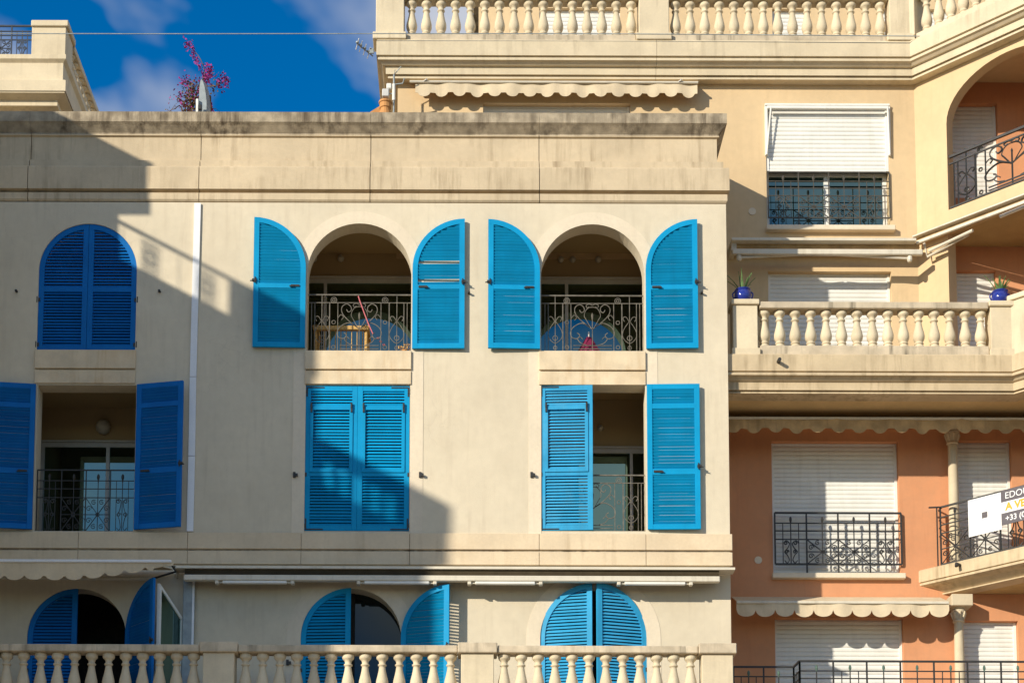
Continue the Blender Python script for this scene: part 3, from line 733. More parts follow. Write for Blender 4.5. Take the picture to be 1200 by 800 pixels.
# drainpipe ------------------------------------------------------------------
dp = thing('drainpipe', (fx(222, 620, -.05), -.05, fz(222, 800, 0)), 'white square drainpipe running down the shaded wall beside the blue shutters', 'drainpipe')
def pipeseg(pa, ya, pb, yb, wpx):
    a = P(pa, ya, -.03); b = P(pb, yb, -.03); w2 = wpx / 75 / 2
    MB().add([(a.x - w2, -.032, a.z), (a.x + w2, -.032, a.z), (b.x + w2, -.032, b.z), (b.x - w2, -.032, b.z), (a.x - w2, -.004, a.z), (a.x + w2, -.004, a.z), (b.x + w2, -.004, b.z), (b.x - w2, -.004, b.z)],
             [(0, 1, 2, 3), (4, 7, 6, 5), (0, 4, 5, 1), (1, 5, 6, 2), (2, 6, 7, 3), (3, 7, 4, 0)]).build('pipe_section', M['pipe'], dp)
pipeseg(231.5, 238, 226.2, 441, 8); pipeseg(226.2, 441.6, 224.6, 533.5, 8); pipeseg(224.6, 534.2, 222.6, 622, 8)
dq = thing('gutter_box', (fx(220, 790, -.05), -.05, fz(220, 830, 0)), 'wide pale grey metal duct on the wall beside the open casement', 'duct')
a_, b_ = fx(214, 750, -.06), fx(227, 750, -.06)
MB().box(a_, b_, -.10, -.003, fz(220, 840, 0), fz(220, 680, 0), c=.008).build('duct_body', M['zinc'], dq)
MB().box(b_ - .03, b_ + .006, -.106, -.101, fz(220, 840, 0), fz(220, 681, 0)).build('edge_strip', M['pipe'], dq)

# awnings on the main block ------------------------------------------------------
aw = thing('retracted_awning', (fx(530, 675, -.2), -.2, fz(530, 680, -.2)), 'long retracted awning cassette with folded white arms above the bottom row of blue arches', 'awning')
xa, xb = fx(216, 675, -.28), fx(843, 675, -.28)
MB().box(fx(204, 665, -.2), XR + .03, -.30, -.037, fz(500, 666, -.3), fz(500, 663.2, -.3)).build('top_profile', M['awnmetal'], aw)
MB().box(xa, xb, -.252, -.04, fz(500, 678, -.2), fz(500, 667.5, -.2)).build('roller', M['brown'], aw)  # box deepened to close the light gap, coloured dark for its shade
MB().box(xa, xb, -.36, -.25, fz(500, 680, -.36), fz(500, 674, -.34), c=.01).build('front_bar', M['awnmetal'], aw)
for (p0, p1) in ((252, 345), (418, 512), (548, 636), (723, 812)):
    x0, x1 = fx(p0, 681, -.32), fx(p1, 681, -.32); z = fz(500, 682, -.34)
    ar = MB().box(x0 + .12, x1 - .12, -.35, -.28, z - .025, z + .022, c=.01).build('arm', M['white'], aw)
    for xx in (x0 + .03, x1 - .03):
        mb = MB().box(xx - .03, xx + .03, -.345, -.24, z - .03, z + .06, c=.008); mb.tube([(xx, -.30, z), (xx + (.1 if xx < x1 - .3 else -.1), -.30, z)], .018, 6); mb.build('arm_joint', M['awnmetal'], ar)
for (p0, p1) in ((300, 302), (560, 562), (800, 802)):
    x0 = fx(p0, 670, -.2); MB().box(x0, x0 + .05, -.24, -.036, fz(500, 673, -.2), fz(500, 666.5, -.2)).build('bracket', M['awnmetal'], aw)
aw2 = thing('open_awning', (-6, -.6, fz(90, 690, -.5)), 'beige open awning with scalloped valance above the dark open arch', 'awning')
ztop = fz(100, 663.5, -.55); x1 = fx(203, 665, -.2)
mb = MB()
mb.add([(XLm, -.06, ztop + .10), (fx(205, 664, -.1), -.06, ztop + .10), (x1 - .35, -.85, ztop - .0), (XLm, -.85, ztop + .0), (XLm, -.06, ztop + .092), (fx(205, 664, -.1), -.06, ztop + .092), (x1 - .35, -.85, ztop - .008), (XLm, -.85, ztop - .008)],
       [(0, 1, 2, 3), (7, 6, 5, 4), (0, 4, 5, 1), (1, 5, 6, 2), (2, 6, 7, 3), (3, 7, 4, 0)])
mb.build('canopy', M['fabric'], aw2)
MB().box(XLm, fx(201, 665, -.86), -.90, -.852, ztop - .035, ztop + .012, c=.008).build('front_bar', M['pipe'], aw2)
mb = MB()
zv = ztop - .03; vx1 = fx(180, 675, -.87); n = 6
# valance lobes shrink towards the rolled-up end
k = 150; vs = []; fs = []
for i in range(k + 1):
    t = i / k; px_ = -80 + (203 + 80) * t
    x = fx(px_, 675, -.87)
    drop = 16 if px_ < 95 else max(1.0, 16 - (px_ - 95) * .13)
    u_ = ((px_ - 5) / 23.5) % 1.0; d_ = (u_ - .5) / .42
    lb = (4.5 if px_ < 180 else 1.5) * (sqrt(max(0, 1 - d_ * d_)) if abs(d_) < 1 else 0)
    zlow = ztop - .03 - (drop + lb) / 73; y = -.875 + .012 * sin(px_ * .11)
    vs += [(x, -.875, zv), (x, y, min(zlow, zv - .01)), (x, -.868, zv), (x, y + .007, min(zlow, zv - .01))]
for i in range(k):
    a = i * 4; fs += [(a, a+4, a+5, a+1), (a+2, a+3, a+7, a+6), (a+1, a+5, a+7, a+3), (a, a+2, a+6, a+4)]
MB().add(vs, fs).build('valance', M['fabric'], aw2)
zt2 = fz(150, 676, -.1)
MB().tube([(XLm, -.12, zt2), (fx(180, 678, -.12), -.12, fz(180, 678, -.12))], .03, 8).build('roller', M['awnmetal'], aw2)
MB().tube([(fx(178, 678, -.12), -.12, fz(178, 678, -.12)), (fx(206, 673, -.5), -.5, ztop - .06), (fx(200, 666, -.85), -.85, ztop - .03)], .018, 6).build('arm', M['iron'], aw2)
MB().box(fx(205, 668, -.1), fx(208, 668, -.1), -.3, -.037, fz(206, 676, -.1), fz(206, 667, -.1)).build('bracket', M['awnmetal'], aw2)

# things standing in the loggias ---------------------------------------------------
ch = thing('rattan_armchair', (fx(405, 400, .9), .9, B1[2]), 'golden rattan armchair behind the scrolled railing of the half-shaded arch', 'chair')
zf = B1[2] - .02; xc = fx(400, 395, .7)
# low terrace chair: only its back and arms rise above the railing foot
zt_ = fz(410, 385, .7)
for sx in (-1, 1):
    MB().tube([(xc + sx * .42, .62, zf), (xc + sx * .42, .62, zt_ - .02)], .03, 8).build('leg', M['rattan'], ch)
    MB().tube([(xc + sx * .42, 1.1, zf), (xc + sx * .42, 1.1, zt_ - .02)], .03, 8).build('leg', M['rattan'], ch)
    MB().box(xc + sx * .42 - .05, xc + sx * .42 + .05, .56, 1.16, zt_ - .04, zt_, c=.01).build('armrest', M['rattan'], ch)
MB().box(xc - .46, xc + .46, .56, .62, zt_ - .085, zt_ - .005, c=.01).build('back_rail', M['rattan'], ch)
bk = MB()
for i in range(9):
    x = xc - .36 + i * .09; bk.tube([(x, .60, zf + .12), (x, .60, zt_ - .08)], .008, 5)
bk.build('backrest', M['rattan'], ch)
MB().box(xc - .40, xc + .40, .65, 1.08, zf + .10, zf + .15, c=.02).build('seat', M['rattan'], ch)
pk = thing('striped_cord', (fx(432, 380, .08), .08, B1[2]), 'pink cord hanging slanted over the scrolled railing above the rattan armchair', 'cord')
pts = [P(420, 347, .07), P(421.5, 352, .06), P(427, 367, .06), P(432, 380, .06), P(437, 391, .06)]
MB().tube(pts, .009, 6).build('cord_run', M['pink'], pk)
for (px, py) in ((443, 396), (446, 400), (450, 404)):
    p = P(px, py, .16); MB().lathe([(.002, -.02), (.02, -.01), (.022, .005), (.004, .02)], p, 7).build('bead', M['pink'], pk)
fl_ = thing('dried_plant', (fx(474, 408, .03), .03, B1[2]), 'small dried brown plant at the railing foot beside the rattan armchair', 'plant')
mb = MB()
for i in range(70):
    c = P(random.uniform(467, 482), random.uniform(403, 411), .04); c.y += random.uniform(-.02, .05)
    a = Vector((random.uniform(-1, 1), random.uniform(-1, 1), random.uniform(-1, 1))).normalized() * .02; b = Vector((random.uniform(-1, 1), random.uniform(-1, 1), random.uniform(-1, 1))).normalized() * .014
    mb.add([c - a, c + b, c + a, c - b], [(0, 1, 2, 3)])
q = mb.build('leaf_cluster', M['rattan'], fl_); q['kind'] = 'stuff'
MB().lathe([(.03, 0), (.045, .03), (.04, .035)], (fx(474, 408, .03), .05, B1[2] + .004), 10).build('pot', M['pot'], fl_)
ps = thing('garden_parasol', (fx(690, 405, .75), .75, C1[2]), 'folded magenta cloth canopy behind the scrolled railing of the sunlit arch', 'parasol')
c = Vector((fx(690, 405, .75), .75, C1[2] - .02)); zz = fz(690, 396, .75) - c.z
MB().lathe([(.30, 0), (.29, zz * .3), (.17, zz * .65), (.05, zz), (.01, zz + .02)], c, 10).build('canopy', M['magenta'], ps)
MB().lathe([(.012, 0), (.012, zz + .10)], c, 6).build('pole', M['alu'], ps)

# ================================================================== RIGHT BUILDING
Y2 = 1.77
rb = thing('corner_building', (7, 3, .12), 'yellow and terracotta apartment house with white roller shutters and a canted corner', 'building')
XC = fx(1073, 190, Y2)                         # where the canted bay starts
zsplit = fz(1000, 487, Y2); ztopw = fz(800, 98, Y2)
XL2 = fx(466, 110, Y2)
def rect2(pl, pr, pt, pb):
    ym = (pt + pb) / 2
    return fx(pl, ym, Y2), fx(pr, ym, Y2), fz((pl + pr) / 2, pb, Y2), fz((pl + pr) / 2, pt, Y2)
w1 = rect2(898, 1042, 123, 267); w2 = rect2(901, 1046, 318, 470); w3 = rect2(905, 1054, 517, 673); w4 = rect2(909, 1060, 724, 870)
w5 = rect2(566, 739, 121, 200)
def h4(w): return [(w[0], w[2]), (w[1], w[2]), (w[1], w[3]), (w[0], w[3])]
zr = ZP - .1
MB().plate([(XR + .01, zsplit), (XC, zsplit), (XC, ztopw), (XL2, ztopw), (XL2, zr), (XR + .01, zr)], [h4(w1), h4(w2), h4(w5)], (0, Y2, 0), Vector((1, 0, 0)), Vector((0, 1, 0)), .30).build('upper_wall', M['cream2'], rb)
n3 = rect2(1123, 1187, 516, 680); n4 = rect2(1128, 1195, 727, 870)
MB().plate([(XR + .01, .12), (14, .12), (14, zsplit - .002), (XR + .01, zsplit - .002)], [h4(w3), h4(w4), h4(n3), h4(n4)], (0, Y2, 0), Vector((1, 0, 0)), Vector((0, 1, 0)), .30).build('lower_wall', M['terra'], rb)
YL = Y2 + .12                                   # back wall of the corner loggias
def rectL(pl, pr, pt, pb):
    ym = (pt + pb) / 2
    return fx(pl, ym, YL), fx(pr, ym, YL), fz((pl + pr) / 2, pb, YL), fz((pl + pr) / 2, pt, YL)
n1 = rectL(1112, 1170, 121, 232); n2 = rectL(1122, 1169, 317, 470)
MB().plate([(XC + .005, zsplit), (14, zsplit), (14, ztopw + .5), (XC + .005, ztopw + .5)], [h4(n1), h4(n2)], (0, YL, 0), Vector((1, 0, 0)), Vector((0, 1, 0)), .25).build('loggia_back_wall', M['terra'], rb)
MB().box(XL2, XL2 + .3, Y2 + .301, 9, zr, ztopw).build('end_wall', M['cream2'], rb)
# roller shutters and windows
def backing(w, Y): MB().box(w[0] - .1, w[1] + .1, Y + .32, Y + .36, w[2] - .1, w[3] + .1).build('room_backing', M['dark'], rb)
for w, Y in ((w2, Y2), (w3, Y2), (w4, Y2), (n3, Y2), (n4, Y2), (n1, YL), (n2, YL), (w5, Y2)):
    roller(rb, w[0] + .005, w[1] - .005, w[2] + .004, w[3] - .003, Y + .13)
backing(w1, Y2)
zb1 = fz(970, 204, Y2 + .12)
roller(rb, w1[0] + .005, w1[1] - .005, zb1, w1[3] - .06, Y2 + .05)
# window 1: glazing under the shutter, projecting blind frame
mb = MB(); x0, x1 = w1[0] + .005, w1[1] - .005; yw = Y2 + .20; zm = zb1 + .05
mb.box(x0, x0 + .07, yw, yw + .06, w1[2] + .004, zm); mb.box(x1 - .07, x1, yw, yw + .06, w1[2] + .004, zm)
mb.box(x0 + .07, x1 - .07, yw, yw + .06, w1[2] + .004, w1[2] + .07); mb.box(x0 + .07, x1 - .07, yw, yw + .06, zm - .06, zm)
xm = fx(969, 235, yw); mb.box(xm - .05, xm + .05, yw - .002, yw + .058, w1[2] + .071, zm - .061)
wf = mb.build('window_frame', M['white'], rb)
MB().box(x0 + .06, xm, yw + .02, yw + .03, w1[2] + .05, zm - .04).build('glass_pane', M['glass'], wf)
MB().box(xm, x1 - .06, yw + .021, yw + .031, w1[2] + .05, zm - .04).build('glass_pane', M['glass'], wf)
# outside frame of the projecting shutter
mb = MB(); zt1 = w1[3]
mb.box(w1[0] - .02, w1[1] + .02, Y2 - .07, Y2 - .003, zt1 - .05, zt1 - .012, c=.006); mb.box(w1[0] + .01, w1[1] - .01, Y2 - .11, Y2 - .072, zt1 - .13, zt1 - .075, c=.008)
for xx in (w1[0], w1[1]):
    mb.box(xx - .02, xx + .025, Y2 - .05, Y2 - .002, zt1 - .95, zt1 - .051); mb.tube([(xx, Y2 - .06, zt1 - .95), (xx + (.08 if xx == w1[0] else -.03), Y2 - .10, zt1 - .10)], .014, 6)
mb.build('shutter_frame', M['white'], rb)
# sills
for w, px in ((w1, 30), (w3, 30)):
    MB().box(w[0] - .03, w[1] + (.06), Y2 - .12, Y2 + .2, w[2] - .09, w[2] + .001, c=.01).build('sill', M['trim'], rb)
rail_grid(rb, (w1[0] + .02, Y2 - .03, w1[2] + .02), (1, 0, 0), w1[1] - w1[0] - .03, fz(970, 203, Y2) - w1[2] - .02, 'irond', 'SXXS', K=.72)
rail_grid(rb, (w3[0] + .03, Y2 - .05, w3[2] + .01), (1, 0, 0), w3[1] - w3[0] - .02, fz(980, 602, Y2) - w3[2] - .01, 'iron', 'SXXS')
# patches on the wall
for (px, py, mk) in ((881.5, 248, 'cream2'), (888.5, 656, 'terra')):
    p = P(px, py, Y2)
    MB().add([(p.x + .065 * cos(2*pi*i/16), Y2 - .012, p.z + .065 * sin(2*pi*i/16)) for i in range(16)] + [(p.x + .065 * cos(2*pi*i/16), Y2 - .001, p.z + .065 * sin(2*pi*i/16)) for i in range(16)], [tuple(range(16))] + [(i, (i+1) % 16, (i+1) % 16 + 16, i + 16) for i in range(16)]).build('vent_cap', M['trim'], rb)

# canted bay wall with an arch above and an opening below
OC = Vector((XC, Y2, 0)); LC = 3.4
def dS(px, py): q = PD(px, py, OC); return (q - OC).dot(UC), q.z
sl, zsp = dS(1109, 145); sc_, zcr = dS(1181, 60.5); zf1 = dS(1112, 246)[1]
rr = (zcr - zsp)
aw_ = sc_ - sl; sr = sl + 2 * aw_
arch_h = [(sl, zf1), (sr, zf1)] + [(sc_ + aw_ * cos(pi * i / 24), zsp + rr * sin(pi * i / 24)) for i in range(25)]
zso = fz(1150, 289, YL)                         # soffit over the middle balcony
so = dS(1112, 330)[0]
nC = Vector((1, 1, 0)).normalized()
MB().plate([(0.0, zso), (LC, zso), (LC, ztopw), (0.0, ztopw)], [arch_h], OC, UC, nC, .20).build('canted_wall', M['cream2'], rb)
zfl2 = fz(1000, 414, .2)
MB().plate([(0.0, zfl2 - .1), (so, zfl2 - .1), (so, zso - .001), (0.0, zso - .001)], [], OC, UC, nC, .26).build('canted_pillar', M['cream2'], rb)
pc = OC + UC * LC
poly = [(XC + .15, Y2 + .05), (pc.x - .1, pc.y + .2), (14, pc.y + .2), (14, YL - .003), (XC + .15, YL - .003)]
MB().prism(poly, zso - .002, zf1 - .02).build('loggia_floor', M['ochre'], rb)
zc1 = fz(1150, 97, YL)
MB().prism(poly, zc1, zc1 + .2).build('loggia_ceiling', M['cream2'], rb)
MB().box(pc.x - .14, 14, pc.y, pc.y + .198, zso, ztopw).build('end_wall', M['cream2'], rb)
rail_fancy(rb, OC + UC * (sl + .02) + nC * .04 + Vector((0, 0, zf1 + .02)), UC, 2 * aw_ - .04, (dS(1113, 184)[1] - zf1), 'iron', 1.7)
# chair-like shelf seen behind the arch railing
# cornice with terrace balustrade on top
def Zr(y, o): return fz(800, y, Y2 - o)
prof_c = [(.34, Zr(47.5, .34)), (.36, Zr(49, .36)), (.36, Zr(65.5, .36)), (.32, Zr(67, .32)), (.32, Zr(68, .32)), (.335, Zr(69, .335)), (.335, Zr(71, .335)), (.30, Zr(73, .3)), (.25, Zr(77.5, .25)), (.205, Zr(79.5, .2)), (.20, Zr(88, .2)), (.15, Zr(89, .15)), (.15, Zr(90.5, .15)), (.165, Zr(91, .165)), (.165, Zr(93, .165)), (-.02, Zr(93, .165)), (-.35, Zr(93, .165)), (-.35, Zr(47.5, .34))]
xs_ = [XL2] + [fx(p, 60, Y2) for p in (456, 767)]
far = (pc.x, pc.y)
MB().sweep([(XL2, 8), (XL2, Y2), (xs_[2] - .003, Y2)], prof_c).build('cornice_block', M['stone'], rb)
MB().sweep([(xs_[2] + .003, Y2), (XC, Y2), far, (14, far[1])], prof_c).build('cornice_block', M['stone'], rb)
zt0 = Zr(47.5, .34)
MB().prism([(XL2 + .3, Y2 + .3), (XC, Y2 + .3), (pc.x, pc.y + .3), (14, pc.y + .3), (14, 9), (XL2 + .3, 9)], zt0 - .25, zt0 - .01).build('terrace_floor', M['paving'], rb)
tb = thing('balustrade', (3, Y2, zt0), 'cream stone balustrade of the roof terrace on top of the yellow house', 'balustrade')
o_b = .17; Yb = Y2 - o_b
zpl = fz(800, 40.5, Yb - .13); hb = .66
prof_pl = [(o_b + .12, zt0 + .002), (o_b + .12, zpl), (o_b - .12, zpl), (o_b - .12, zt0 + .002)]
prof_rl = [(o_b + .14, zpl + hb), (o_b + .14, zpl + hb + .11), (o_b - .14, zpl + hb + .11), (o_b - .14, zpl + hb)]
pX = lambda p: fx(p, 30, Yb)
pierspx = [(441, 474), (748, 783), (1040, 1066)]
for (a, b) in pierspx:
    x0, x1 = pX(a), pX(b)
    pi_ = MB().box(x0, x1, Yb - .16, Yb + .2, zpl - .001, zpl + hb + .15, c=.01).build('pier', M['stone'], tb)
    MB().box(x0 - .05, x1 + .04, Yb - .20, Yb + .22, zt0 + .003, zpl - .003, c=.01).build('pier_base', M['stone'], pi_)
for (a, b, n) in ((474, 748, 16), (783, 1040, 15)):
    x0, x1 = pX(a), pX(b)
    MB().box(x0 + .042, x1 - .052, Yb - .12, Yb + .12, zt0 + .002, zpl, c=.01).build('plinth', M['dirty'], tb)
    MB().box(x0 + .003, x1 - .003, Yb - .14, Yb + .14, zpl + hb, zpl + hb + .12, c=.01).build('rail', M['stone'], tb)
    balusters(tb, [(x0 + (x1 - x0) * (i + .5) / n, Yb, zpl) for i in range(n)], hb, BAL)
# canted run
oC2 = OC - nC * o_b + UC * (-.07)
s0, s1 = .0, .36
def boxd(mb, s0, s1, d0, d1, z0, z1, O=oC2, c=.0):
    Rm = Matrix.Translation((O.x, O.y, 0)) @ Matrix.Rotation(radians(-45), 4, 'Z')
    return mb.box(s0, s1, d0, d1, z0, z1, Rm, c)
pi_ = boxd(MB(), .03, .30, -.16, .2, zpl - .05, zpl + hb + .15, c=.01).build('pier', M['stone'], tb)
boxd(MB(), .31, 3.2, -.13, .12, zt0 + .002, zpl - .02, c=.01).build('plinth', M['stone'], tb)
boxd(MB(), .31, 3.2, -.14, .14, zpl + hb, zpl + hb + .12, c=.01).build('rail', M['stone'], tb)
balusters(tb, [oC2 + UC * (.45 + i * .235) + Vector((0, 0, zpl - .02)) for i in range(11)], hb + .02, BAL)
# penthouse wall set back on the terrace
Yp = 4.6
zp0 = zt0; wp = [(fx(632, 20, Yp), fx(727, 20, Yp)), (fx(905, 20, Yp), fx(950, 20, Yp)), (fx(1010, 20, Yp) + .3, fx(1060, 20, Yp) + .9)]
xp0 = fx(561, 20, Yp)
hl = [[(a, zp0 + .02), (b, zp0 + .02), (b, zp0 + 2.62), (a, zp0 + 2.62)] for a, b in wp]
MB().plate([(xp0, zp0 - .01), (13, zp0 - .01), (13, zp0 + 3.1), (xp0, zp0 + 3.1)], hl, (0, Yp, 0), Vector((1, 0, 0)), Vector((0, 1, 0)), .25).build('penthouse_wall', M['cream2'], rb)
MB().box(xp0 - .1, 13.2, Yp - .15, 9, zp0 + 3.103, zp0 + 3.3).build('penthouse_roof', M['coping'], rb)
for a, b in wp: roller(rb, a + .003, b - .003, zp0 + .025, zp0 + 2.61, Yp + .1)

# middle balcony -------------------------------------------------------------------
YM = .30
XM = fx(1189, 430, .08) + .05
LM = 3.0
def Zm(y, o): return fz(1000, y, YM - o)
prof_m = [(.20, Zm(415, .2)), (.22, Zm(416, .22)), (.22, Zm(434.5, .22)), (.19, Zm(435.5, .19)), (.19, Zm(436.5, .19)), (.235, Zm(437.5, .235)), (.235, Zm(439.5, .235)), (.19, Zm(441, .19)), (.14, Zm(446, .14)), (.105, Zm(448, .1)), (.10, Zm(457, .1)), (.05, Zm(458, .05)), (.05, Zm(459, .05)), (.07, Zm(459.7, .07)), (.07, Zm(461, .07)), (-.25, Zm(461, .07)), (-.25, Zm(415, .2))]
pm = (XM + LM * UC.x, YM + LM * UC.y)
MB().sweep([(XR + .006, YM), (XM, YM), pm], prof_m).build('balcony_edge', M['fascia'], rb)
zmt, zmb = Zm(415, .2), Zm(461, .07)
MB().prism([(XR + .006, YM + .252), (XM + .10, YM + .252), (pm[0] + .17, pm[1] + .19), (14, pm[1] + .19), (14, YL - .3), (XC, Y2 - .003), (XR + .006, Y2 - .003)], zmb + .012, zmt - .012).build('balcony_floor', M['soffit'], rb)
bb = thing('balustrade', (7, YM, zmt), 'pale stone balustrade of the balcony with two blue flower pots', 'balustrade')
zpt = fz(1000, 405, YM - .1); zrb_ = fz(1000, 361, YM - .14); zrt_ = fz(1000, 353.3, YM - .14)
mX = lambda p: fx(p, 385, YM - .12)
for (a, b, top) in ((859, 888, 350.5), (1161, 1188, 351.5)):
    x0, x1 = mX(a), mX(b); z1 = fz(1000, top, YM - .16)
    pi_ = MB().box(x0, x1, YM - .13, YM + .2, zmt, z1 - .09, c=.008).build('pier', M['stone'], bb)
    MB().box(x0 - .03, x1 + .03, YM - .17, YM + .23, z1 - .089, z1, c=.012).build('pier_cap', M['stone'], pi_)
    MB().box(x0 - .025, x1 + .035, YM - .16, YM + .22, zmt + .001, zmt + .125, c=.008).build('pier_base', M['stone'], pi_)
x0, x1 = mX(888), mX(1161)
MB().box(x0 + .04, x1 - .03, YM - .11, YM + .12, zmt + .001, zpt, c=.01).build('plinth', M['dirty'], bb)
MB().box(x0 + .035, x1 - .035, YM - .14, YM + .14, zrb_, zrt_, c=.01).build('rail', M['dirty'], bb)
balusters(bb, [(mX(897 + (1151.5 - 897) * i / 14), YM, zpt) for i in range(15)], zrb_ - zpt, BAL)
OM = Vector((XM, YM, 0)) + UC * .02
boxd(MB(), .0, .36, -.13, .2, zmt, zrt_ + .02, OM, .008).build('pier', M['stone'], bb)
boxd(MB(), -.02, .40, -.17, .23, zrt_ + .021, zrt_ + .11, OM, .01).build('pier_cap', M['stone'], bb)
boxd(MB(), .37, LM, -.11, .12, zmt + .001, zpt, OM, .01).build('plinth', M['dirty'], bb)
boxd(MB(), .41, LM, -.14, .14, zrb_, zrt_, OM, .01).build('rail', M['dirty'], bb)
balusters(bb, [OM + UC * (.52 + i * .25) + Vector((0, 0, zpt)) for i in range(9)], zrb_ - zpt, BAL)
# overflow spout
p = P(912, 424, YM - .22)
MB().tube([(p.x, YM - .21, p.z), (p.x, YM - .36, p.z - .01)], .03, 8).build('overflow_spout', M['iron'], rb)

# lower canted balcony ------------------------------------------------------------------
OL = Vector((fx(1078, 672, Y2) - .02, Y2, 0))
def dL(px, py, off=0.0):
    q = PD(px, py, OL + nC * off); return (q - OL).dot(UC), q.z
zt_l = dL(1082, 666.5)[1]; zf_l = dL(1082, 681.5)[1]
LL = 4.0
pa = OL - UC * .5; pb = OL + UC * LL
zlow = dL(1104, 698, .36)[1]
hh = zf_l - zlow
prof_l = [(-.02, zt_l), (0, zt_l - .02), (0, zf_l + .006), (-.03, zf_l), (-.03, zf_l - .012), (-.01, zf_l - .018), (-.01, zf_l - .05), (-.07, zf_l - .07), (-.17, zf_l - hh * .45), (-.27, zf_l - hh * .75), (-.31, zf_l - hh * .86), (-.31, zf_l - hh * .88), (-.28, zf_l - hh * .90), (-.28, zlow), (-.6, zlow), (-.6, zt_l)]
MB().sweep([(pa.x, pa.y), (pb.x, pb.y)], prof_l).build('balcony_edge', M['fascia'], rb)
MB().prism([(OL.x + .82, Y2 - .003), (OL.x + .84, Y2 - .03), (pb.x + .40, pb.y + .42), (14, pb.y + .42), (14, Y2 - .003)], zlow + .012, zt_l - .01).build('balcony_floor', M['ochre'], rb)
p = PD(1125, 662, OL); nF = -nC
MB().tube([p - nF * .02, p + nF * .12, p + nF * .14 + Vector((.01, 0, -.05))], .028, 8).build('overflow_spout', M['iron'], rb)
OR = OL + nC * .12
s_r0 = (PD(1103, 650, OR) - OR).dot(UC); z_r0 = zt_l; z_r1 = PD(1103, 594, OR).z
rail_grid(rb, OR + UC * s_r0 + Vector((0, 0, z_r0)), UC, 3.3, z_r1 - z_r0, 'iron', 'XXSXXS', low=.04)
a = OR + UC * (s_r0 + .03)
mb = MB().tube([a + Vector((0, 0, z_r1)), Vector((a.x, Y2 - .01, z_r1))], .016, 4)
for v in (.83, .70, .56, .05): mb.tube([a + Vector((0, 0, z_r0 + (z_r1 - z_r0) * v)), Vector((a.x, Y2 - .01, z_r0 + (z_r1 - z_r0) * v))], .009, 4)
mb.tube([a + Vector((-.09, -.02, z_r0)), a + Vector((-.09, -.02, z_r1))], .014, 4); mb.tube([a + Vector((-.22, -.0, z_r1 - .01)), a + Vector((.0, 0, z_r1))], .016, 4)
mb.build('railing_return', M['iron'], rb)
# column under and over the canted balcony
def column(px0, py0, px1, py1, Y, r, name='column'):
    a, b = P(px0, py0, Y), P(px1, py1, Y)
    xm_ = (a.x + b.x) / 2; H = a.z - b.z
    o = MB().lathe([(r * 1.08, 0), (r, H * .5), (r * .9, H - .26)], (xm_, Y, b.z), 18).build(name, M['stone'], rb, True)
    cp = MB().lathe([(r * .92, 0), (r * 1.15, .015), (r * 1.15, .035), (r * .95, .05), (r * 1.0, .08), (r * 1.45, .19), (r * 1.45, .21), (r * 1.1, .215), (r * 1.5, .235), (r * 1.5, .255)], (xm_, Y, b.z + H - .26), 18)
    for k in range(8):
        q = 2 * pi * k / 8; cc = Vector((xm_ + r * 1.25 * cos(q), Y + r * 1.25 * sin(q), b.z + H - .26))
        cp.tube([cc + Vector((-r * .2 * cos(q), -r * .2 * sin(q), .06)), cc + Vector((0, 0, .12)), cc + Vector((r * .25 * cos(q), r * .25 * sin(q), .18)), cc + Vector((r * .35 * cos(q), r * .35 * sin(q), .15))], [.012, .02, .018, .008], 5)
    cp.build('capital', M['stone'], o, True)
    return xm_, b.z + H
YK = 1.60
column(1115.5, 504, 1119.5, 658, YK, .085)
xk, zk = column(1123.5, 712, 1126, 860, YK, .085)
MB().box(xk - .16, xk + .2, YK - .20, Y2 - .003, zk - .008, zk + .19, c=.01).build('bracket_block', M['stone'], rb)
# bottom balcony railing, dark iron
zq = fz(1060, 774.5, .45)
x_a, x_b, x_c = fx(862, 781, .85), fx(930, 780, .85), fx(937, 774, .45)
Hb = .95
rail_grid(rb, (XR + .16, .85, zq - Hb), (1, 0, 0), x_b - XR - .16, Hb, 'iron', 'SX', low=.06, green=True)
v_ = Vector((x_c - x_b, -.40, 0)); rail_grid(rb, (x_b, .85, zq - Hb), v_, v_.length, Hb, 'iron', 'S', low=.06, fin=False)
rail_grid(rb, (x_c, .45, zq - Hb), (1, 0, 0), fx(1330, 774, .45) - x_c, Hb, 'iron', 'XSXXSXXSXX', low=.06, green=True)
MB().box(XR + .01, 14, .25, Y2 - .003, zq - Hb - .25, zq - Hb - .001).build('balcony_floor', M['stone'], rb)

# awnings on the corner building ------------------------------------------------------------
at = thing('scalloped_awning', (3, 1.5, fz(650, 115, 1.5)), 'beige scalloped awning rolled out under the terrace cornice above the stained parapet', 'awning')
Ya = Y2 - .25
x0, x1 = fx(480, 97, Ya), fx(818, 97, Ya)
MB().tube([(x0, Ya, fz(650, 96.5, Ya)), (x1, Ya, fz(650, 96.5, Ya))], .022, 8).build('front_bar', M['awnmetal'], at)
valance(MB(), x0 + .1, x1 - .01, Ya + .012, fz(650, 97.5, Ya), fz(650, 108.5, Ya), 16, .07, flat=.33).build('valance', M['fabric'], at)
mb = MB(); zt_ = fz(650, 95, Ya)
mb.add([(x0, Y2 - .02, zt_ + .09), (x1, Y2 - .02, zt_ + .09), (x1, Ya, zt_ - .012), (x0, Ya, zt_ - .012), (x0, Y2 - .02, zt_ + .085), (x1, Y2 - .02, zt_ + .085), (x1, Ya, zt_ - .018), (x0, Ya, zt_ - .018)], [(0,1,2,3),(7,6,5,4),(0,4,5,1),(1,5,6,2),(2,6,7,3),(3,7,4,0)])
mb.build('canopy', M['fabric'], at)
